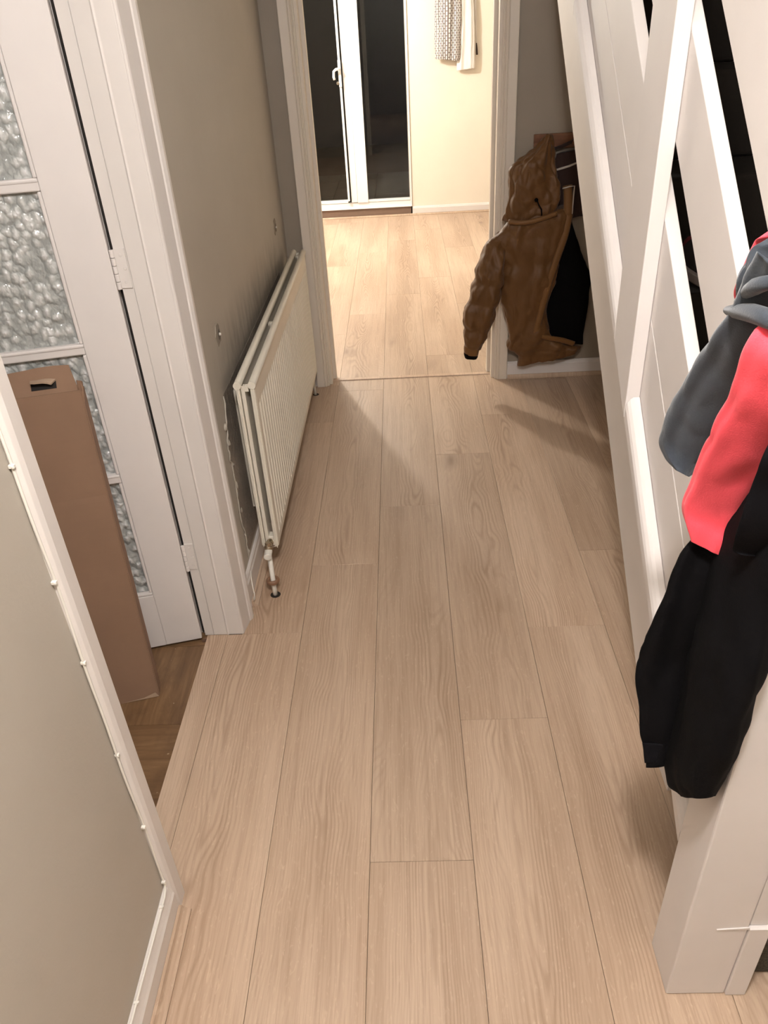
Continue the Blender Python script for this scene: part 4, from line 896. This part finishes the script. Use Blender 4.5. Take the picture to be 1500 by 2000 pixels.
# ================================================================== KITCHEN: patio door, towels
pd = thing('patio_door', (-0.46, 7.47, 0.08), 'white plastic double patio door with dark night glass', 'door')
pd['kind'] = 'structure'; pd.name = 'door_2'
FX0, FX1, FZ0, FZ1 = -1.02, 0.099, 0.078, 2.15
bm = bmnew(); box(bm, FX0, FX0+0.05, 7.44, 7.50, FZ0, FZ1); box(bm, FX1-0.018, FX1, 7.44, 7.50, FZ0, FZ1); box(bm, FX0+0.05, FX1-0.018, 7.44, 7.50, FZ0, FZ0+0.052); box(bm, FX0+0.05, FX1-0.018, 7.44, 7.50, FZ1-0.05, FZ1)
obj('outer_frame', bm, MAT['pvc'], pd, bevel=0.002)
bm = bmnew(); box(bm, -0.455, -0.400, 7.432, 7.49, FZ0+0.058, FZ1-0.05); box(bm, -0.398, -0.301, 7.428, 7.49, FZ0+0.054, FZ1-0.05); box(bm, -0.301, 0.079, 7.436, 7.49, FZ0+0.054, FZ0+0.074); box(bm, -0.301, 0.079, 7.436, 7.49, FZ1-0.1, FZ1-0.05); box(bm, 0.079, 0.081, 7.436, 7.49, FZ0+0.054, FZ1-0.05)
obj('right_leaf', bm, MAT['pvc'], pd, bevel=0.002)
bm = bmnew(); box(bm, -0.486, -0.468, 7.405, 7.44, FZ0+0.075, FZ1-0.06); box(bm, -0.97, -0.486, 7.436, 7.49, FZ0+0.054, FZ0+0.080); box(bm, -0.97, -0.486, 7.436, 7.49, FZ1-0.1, FZ1-0.05); box(bm, -0.97, -0.90, 7.436, 7.49, FZ0+0.08, FZ1-0.1)
obj('left_leaf', bm, MAT['pvc'], pd, bevel=0.002)
bm = bmnew(); box(bm, -0.468, -0.455, 7.45, 7.46, FZ0+0.075, FZ1-0.06); obj('rubber_seal', bm, MAT['dark'], pd)
for x0, x1 in ((-0.90, -0.468), (-0.301, 0.079)):
    bm = bmnew(); box(bm, x0, x1, 7.462, 7.468, FZ0+0.074, FZ1-0.1); obj('glass_pane', bm, MAT['glass'], pd)
bm = bmnew(); box(bm, -0.489, -0.465, 7.396, 7.405, 1.07, 1.27); pl_ = obj('handle_plate', bm, MAT['pvc'], pd, bevel=0.003)
bm = bmnew(); tube(bm, [(-0.475, 7.40, 1.205), (-0.480, 7.365, 1.205), (-0.505, 7.36, 1.203), (-0.523, 7.36, 1.190), (-0.527, 7.36, 1.15), (-0.522, 7.362, 1.128)], 0.0105, 10); sub_of(obj('handle', bm, MAT['pvc'], pd, smooth=True), pl_)
bm = bmnew(); lathe(bm, [(0.0001, -0.012), (0.012, -0.010), (0.013, 0.0)], (-0.498, 7.40, 1.10), 'Y', 14); obj('lock_cylinder', bm, MAT['fin'], pd, smooth=True)
bm = bmnew(); box(bm, FX0, 0.088, 7.437, 7.455, 0.001, 0.077); struct('sill_1', bm, MAT['sill'], 'brown board below the patio door', 'sill')
bm = bmnew(); box(bm, FX0, 0.095, 7.425, 7.46, 0.0775, 0.0845); struct('trim_6', bm, MAT['pvc'], 'white lip under the patio door', 'sill')
bm = bmnew(); box(bm, -4, 3, 7.56, 13, -0.14, -0.10); pat = struct('ground', bm, MAT['sub'], 'paved patio outside in the dark', 'patio')
for i in range(7):
    for j in range(6):
        bm = bmnew(); box(bm, -2.1+i*0.455+0.004, -2.1+(i+1)*0.455-0.004, 7.58+j*0.455+0.004, 7.58+(j+1)*0.455-0.004, -0.10, -0.075-0.002*((i*j) % 3)); obj('slab', bm, MAT['slab'], pat, bevel=0.003)
# towels hang on hooks high on the cream wall
hk = thing('towel_hooks', (0.5, 7.44, 1.80), 'row of brass hooks high on the cream wall above the frame', 'hook rail')
bm = bmnew(); box(bm, 0.30, 0.76, 7.434, 7.449, 1.80, 1.85); obj('backboard', bm, MAT['pvc'], hk, bevel=0.003)
for x in (0.43, 0.58, 0.66):
    bm = bmnew(); tube(bm, [(x, 7.434, 1.83), (x, 7.40, 1.815), (x, 7.392, 1.845)], 0.005, 8); obj('hook', bm, MAT['brass'], hk, smooth=True)
def hang(name, st, mat, seed, label, cat, fold=0.35, wr=0.003, uvs=None, nf=(5, 8, 13)):
    bm = bmnew(); rings = loft(bm, st, 8, 72, fold, wr, seed, open_end=False, clampy=7.446, nfold=nf, expo=0.8)
    bm.verts.index_update()
    uvl = bm.loops.layers.uv.new('UVMap'); idx = {}
    for i, ring in enumerate(rings):
        for k, v in enumerate(ring): idx[v] = (k, v.co.z)
    for f in bm.faces:
        ks = [idx.get(l.vert, (0, l.vert.co.z)) for l in f.loops]; mx = max(k for k, _ in ks)
        for l, (k, z) in zip(f.loops, ks):
            kk = k + 72 if (mx > 60 and k < 12) else k
            l[uvl].uv = (kk/72*0.62, z)
    o = obj(name, bm, mat, None, smooth=True); tag(o, label, cat); return o
hang('checked_tea_towel', [((0.435,7.415,1.83),(0.02,0,0),(0,0.012,0)),((0.435,7.41,1.75),(0.085,0,0),(0,0.022,0)),((0.437,7.405,1.62),(0.105,0,-0.004),(0,0.026,0)),((0.436,7.405,1.45),(0.105,0,-0.006),(0,0.026,0)),((0.433,7.405,1.30),(0.105,0,-0.010),(0,0.026,0)),((0.431,7.408,1.222),(0.100,0,-0.012),(0,0.022,0))],
     MAT['check'], 41, 'grey and white checked tea towel hanging on the cream kitchen wall', 'towel')
hang('white_tea_towel', [((0.565,7.425,1.83),(0.018,0,0),(0,0.010,0)),((0.575,7.422,1.74),(0.060,0,0),(0,0.018,0)),((0.585,7.420,1.60),(0.062,0,0),(0,0.020,0)),((0.590,7.420,1.40),(0.066,0,0),(0,0.020,0)),((0.585,7.420,1.25),(0.075,0,0.002),(0,0.020,0)),((0.585,7.422,1.145),(0.075,0,0.004),(0,0.018,0))],
     MAT['towel_w'], 43, 'plain white tea towel hanging behind the checked one', 'towel', 0.25)
ap = thing('apron_strings', (0.655, 7.43, 1.24), 'pale apron strings with beaded ends hanging right of the towels', 'apron')
for i, (x0, x1) in enumerate(((0.655, 0.636), (0.66, 0.654), (0.665, 0.672))):
    bm = bmnew(); tube(bm, [(x0, 7.43, 1.82), (x0, 7.432, 1.6), (x1, 7.433, 1.33)], 0.003, 6); obj('string', bm, MAT['towel_w'], ap, smooth=True)
    bm = bmnew(); tube(bm, [(x1, 7.433, 1.33), (x1-0.003+0.003*i, 7.433, 1.29), (x1-0.006+0.006*i, 7.433, 1.245)], [0.004, 0.007, 0.008], 8); obj('beaded_end', bm, MAT['check'] if False else MAT['bag'] if i % 2 == 0 else MAT['piping'], ap, smooth=True)

# ================================================================== lamps (out of frame, give the light; the side-room one is added as fill)
def pendant(name, x, y, ztop, zb, label):
    t = thing(name, (x, y, zb), label, 'lamp')
    bm = bmnew(); lathe(bm, [(0.0001, ztop), (0.04, ztop), (0.045, ztop-0.02), (0.0001, ztop-0.022)], (x, y, 0), 'Z', 18); obj('ceiling_rose', bm, MAT['pvc'], t, smooth=True)
    bm = bmnew(); tube(bm, [(x, y, ztop-0.02), (x, y, zb+0.12)], 0.004, 8); obj('flex', bm, MAT['pvc'], t)
    bm = bmnew(); lathe(bm, [(0.0001, 0.13), (0.015, 0.13), (0.017, 0.09), (0.0001, 0.088)], (x, y, zb), 'Z', 14); obj('lamp_holder', bm, MAT['pvc'], t)
    return t
pendant('pendant_lamp', 0.02, 0.16, 2.4, 2.27, 'pendant lamp on the hall ceiling above the viewer')
pendant('pendant_lamp', -1.25, 6.2, 2.4, 2.17, 'pendant lamp on the kitchen ceiling left of the doorway')
pendant('pendant_lamp', -2.3, 2.35, 2.4, 2.1, 'added pendant, out of view, carrying the side room fill light')
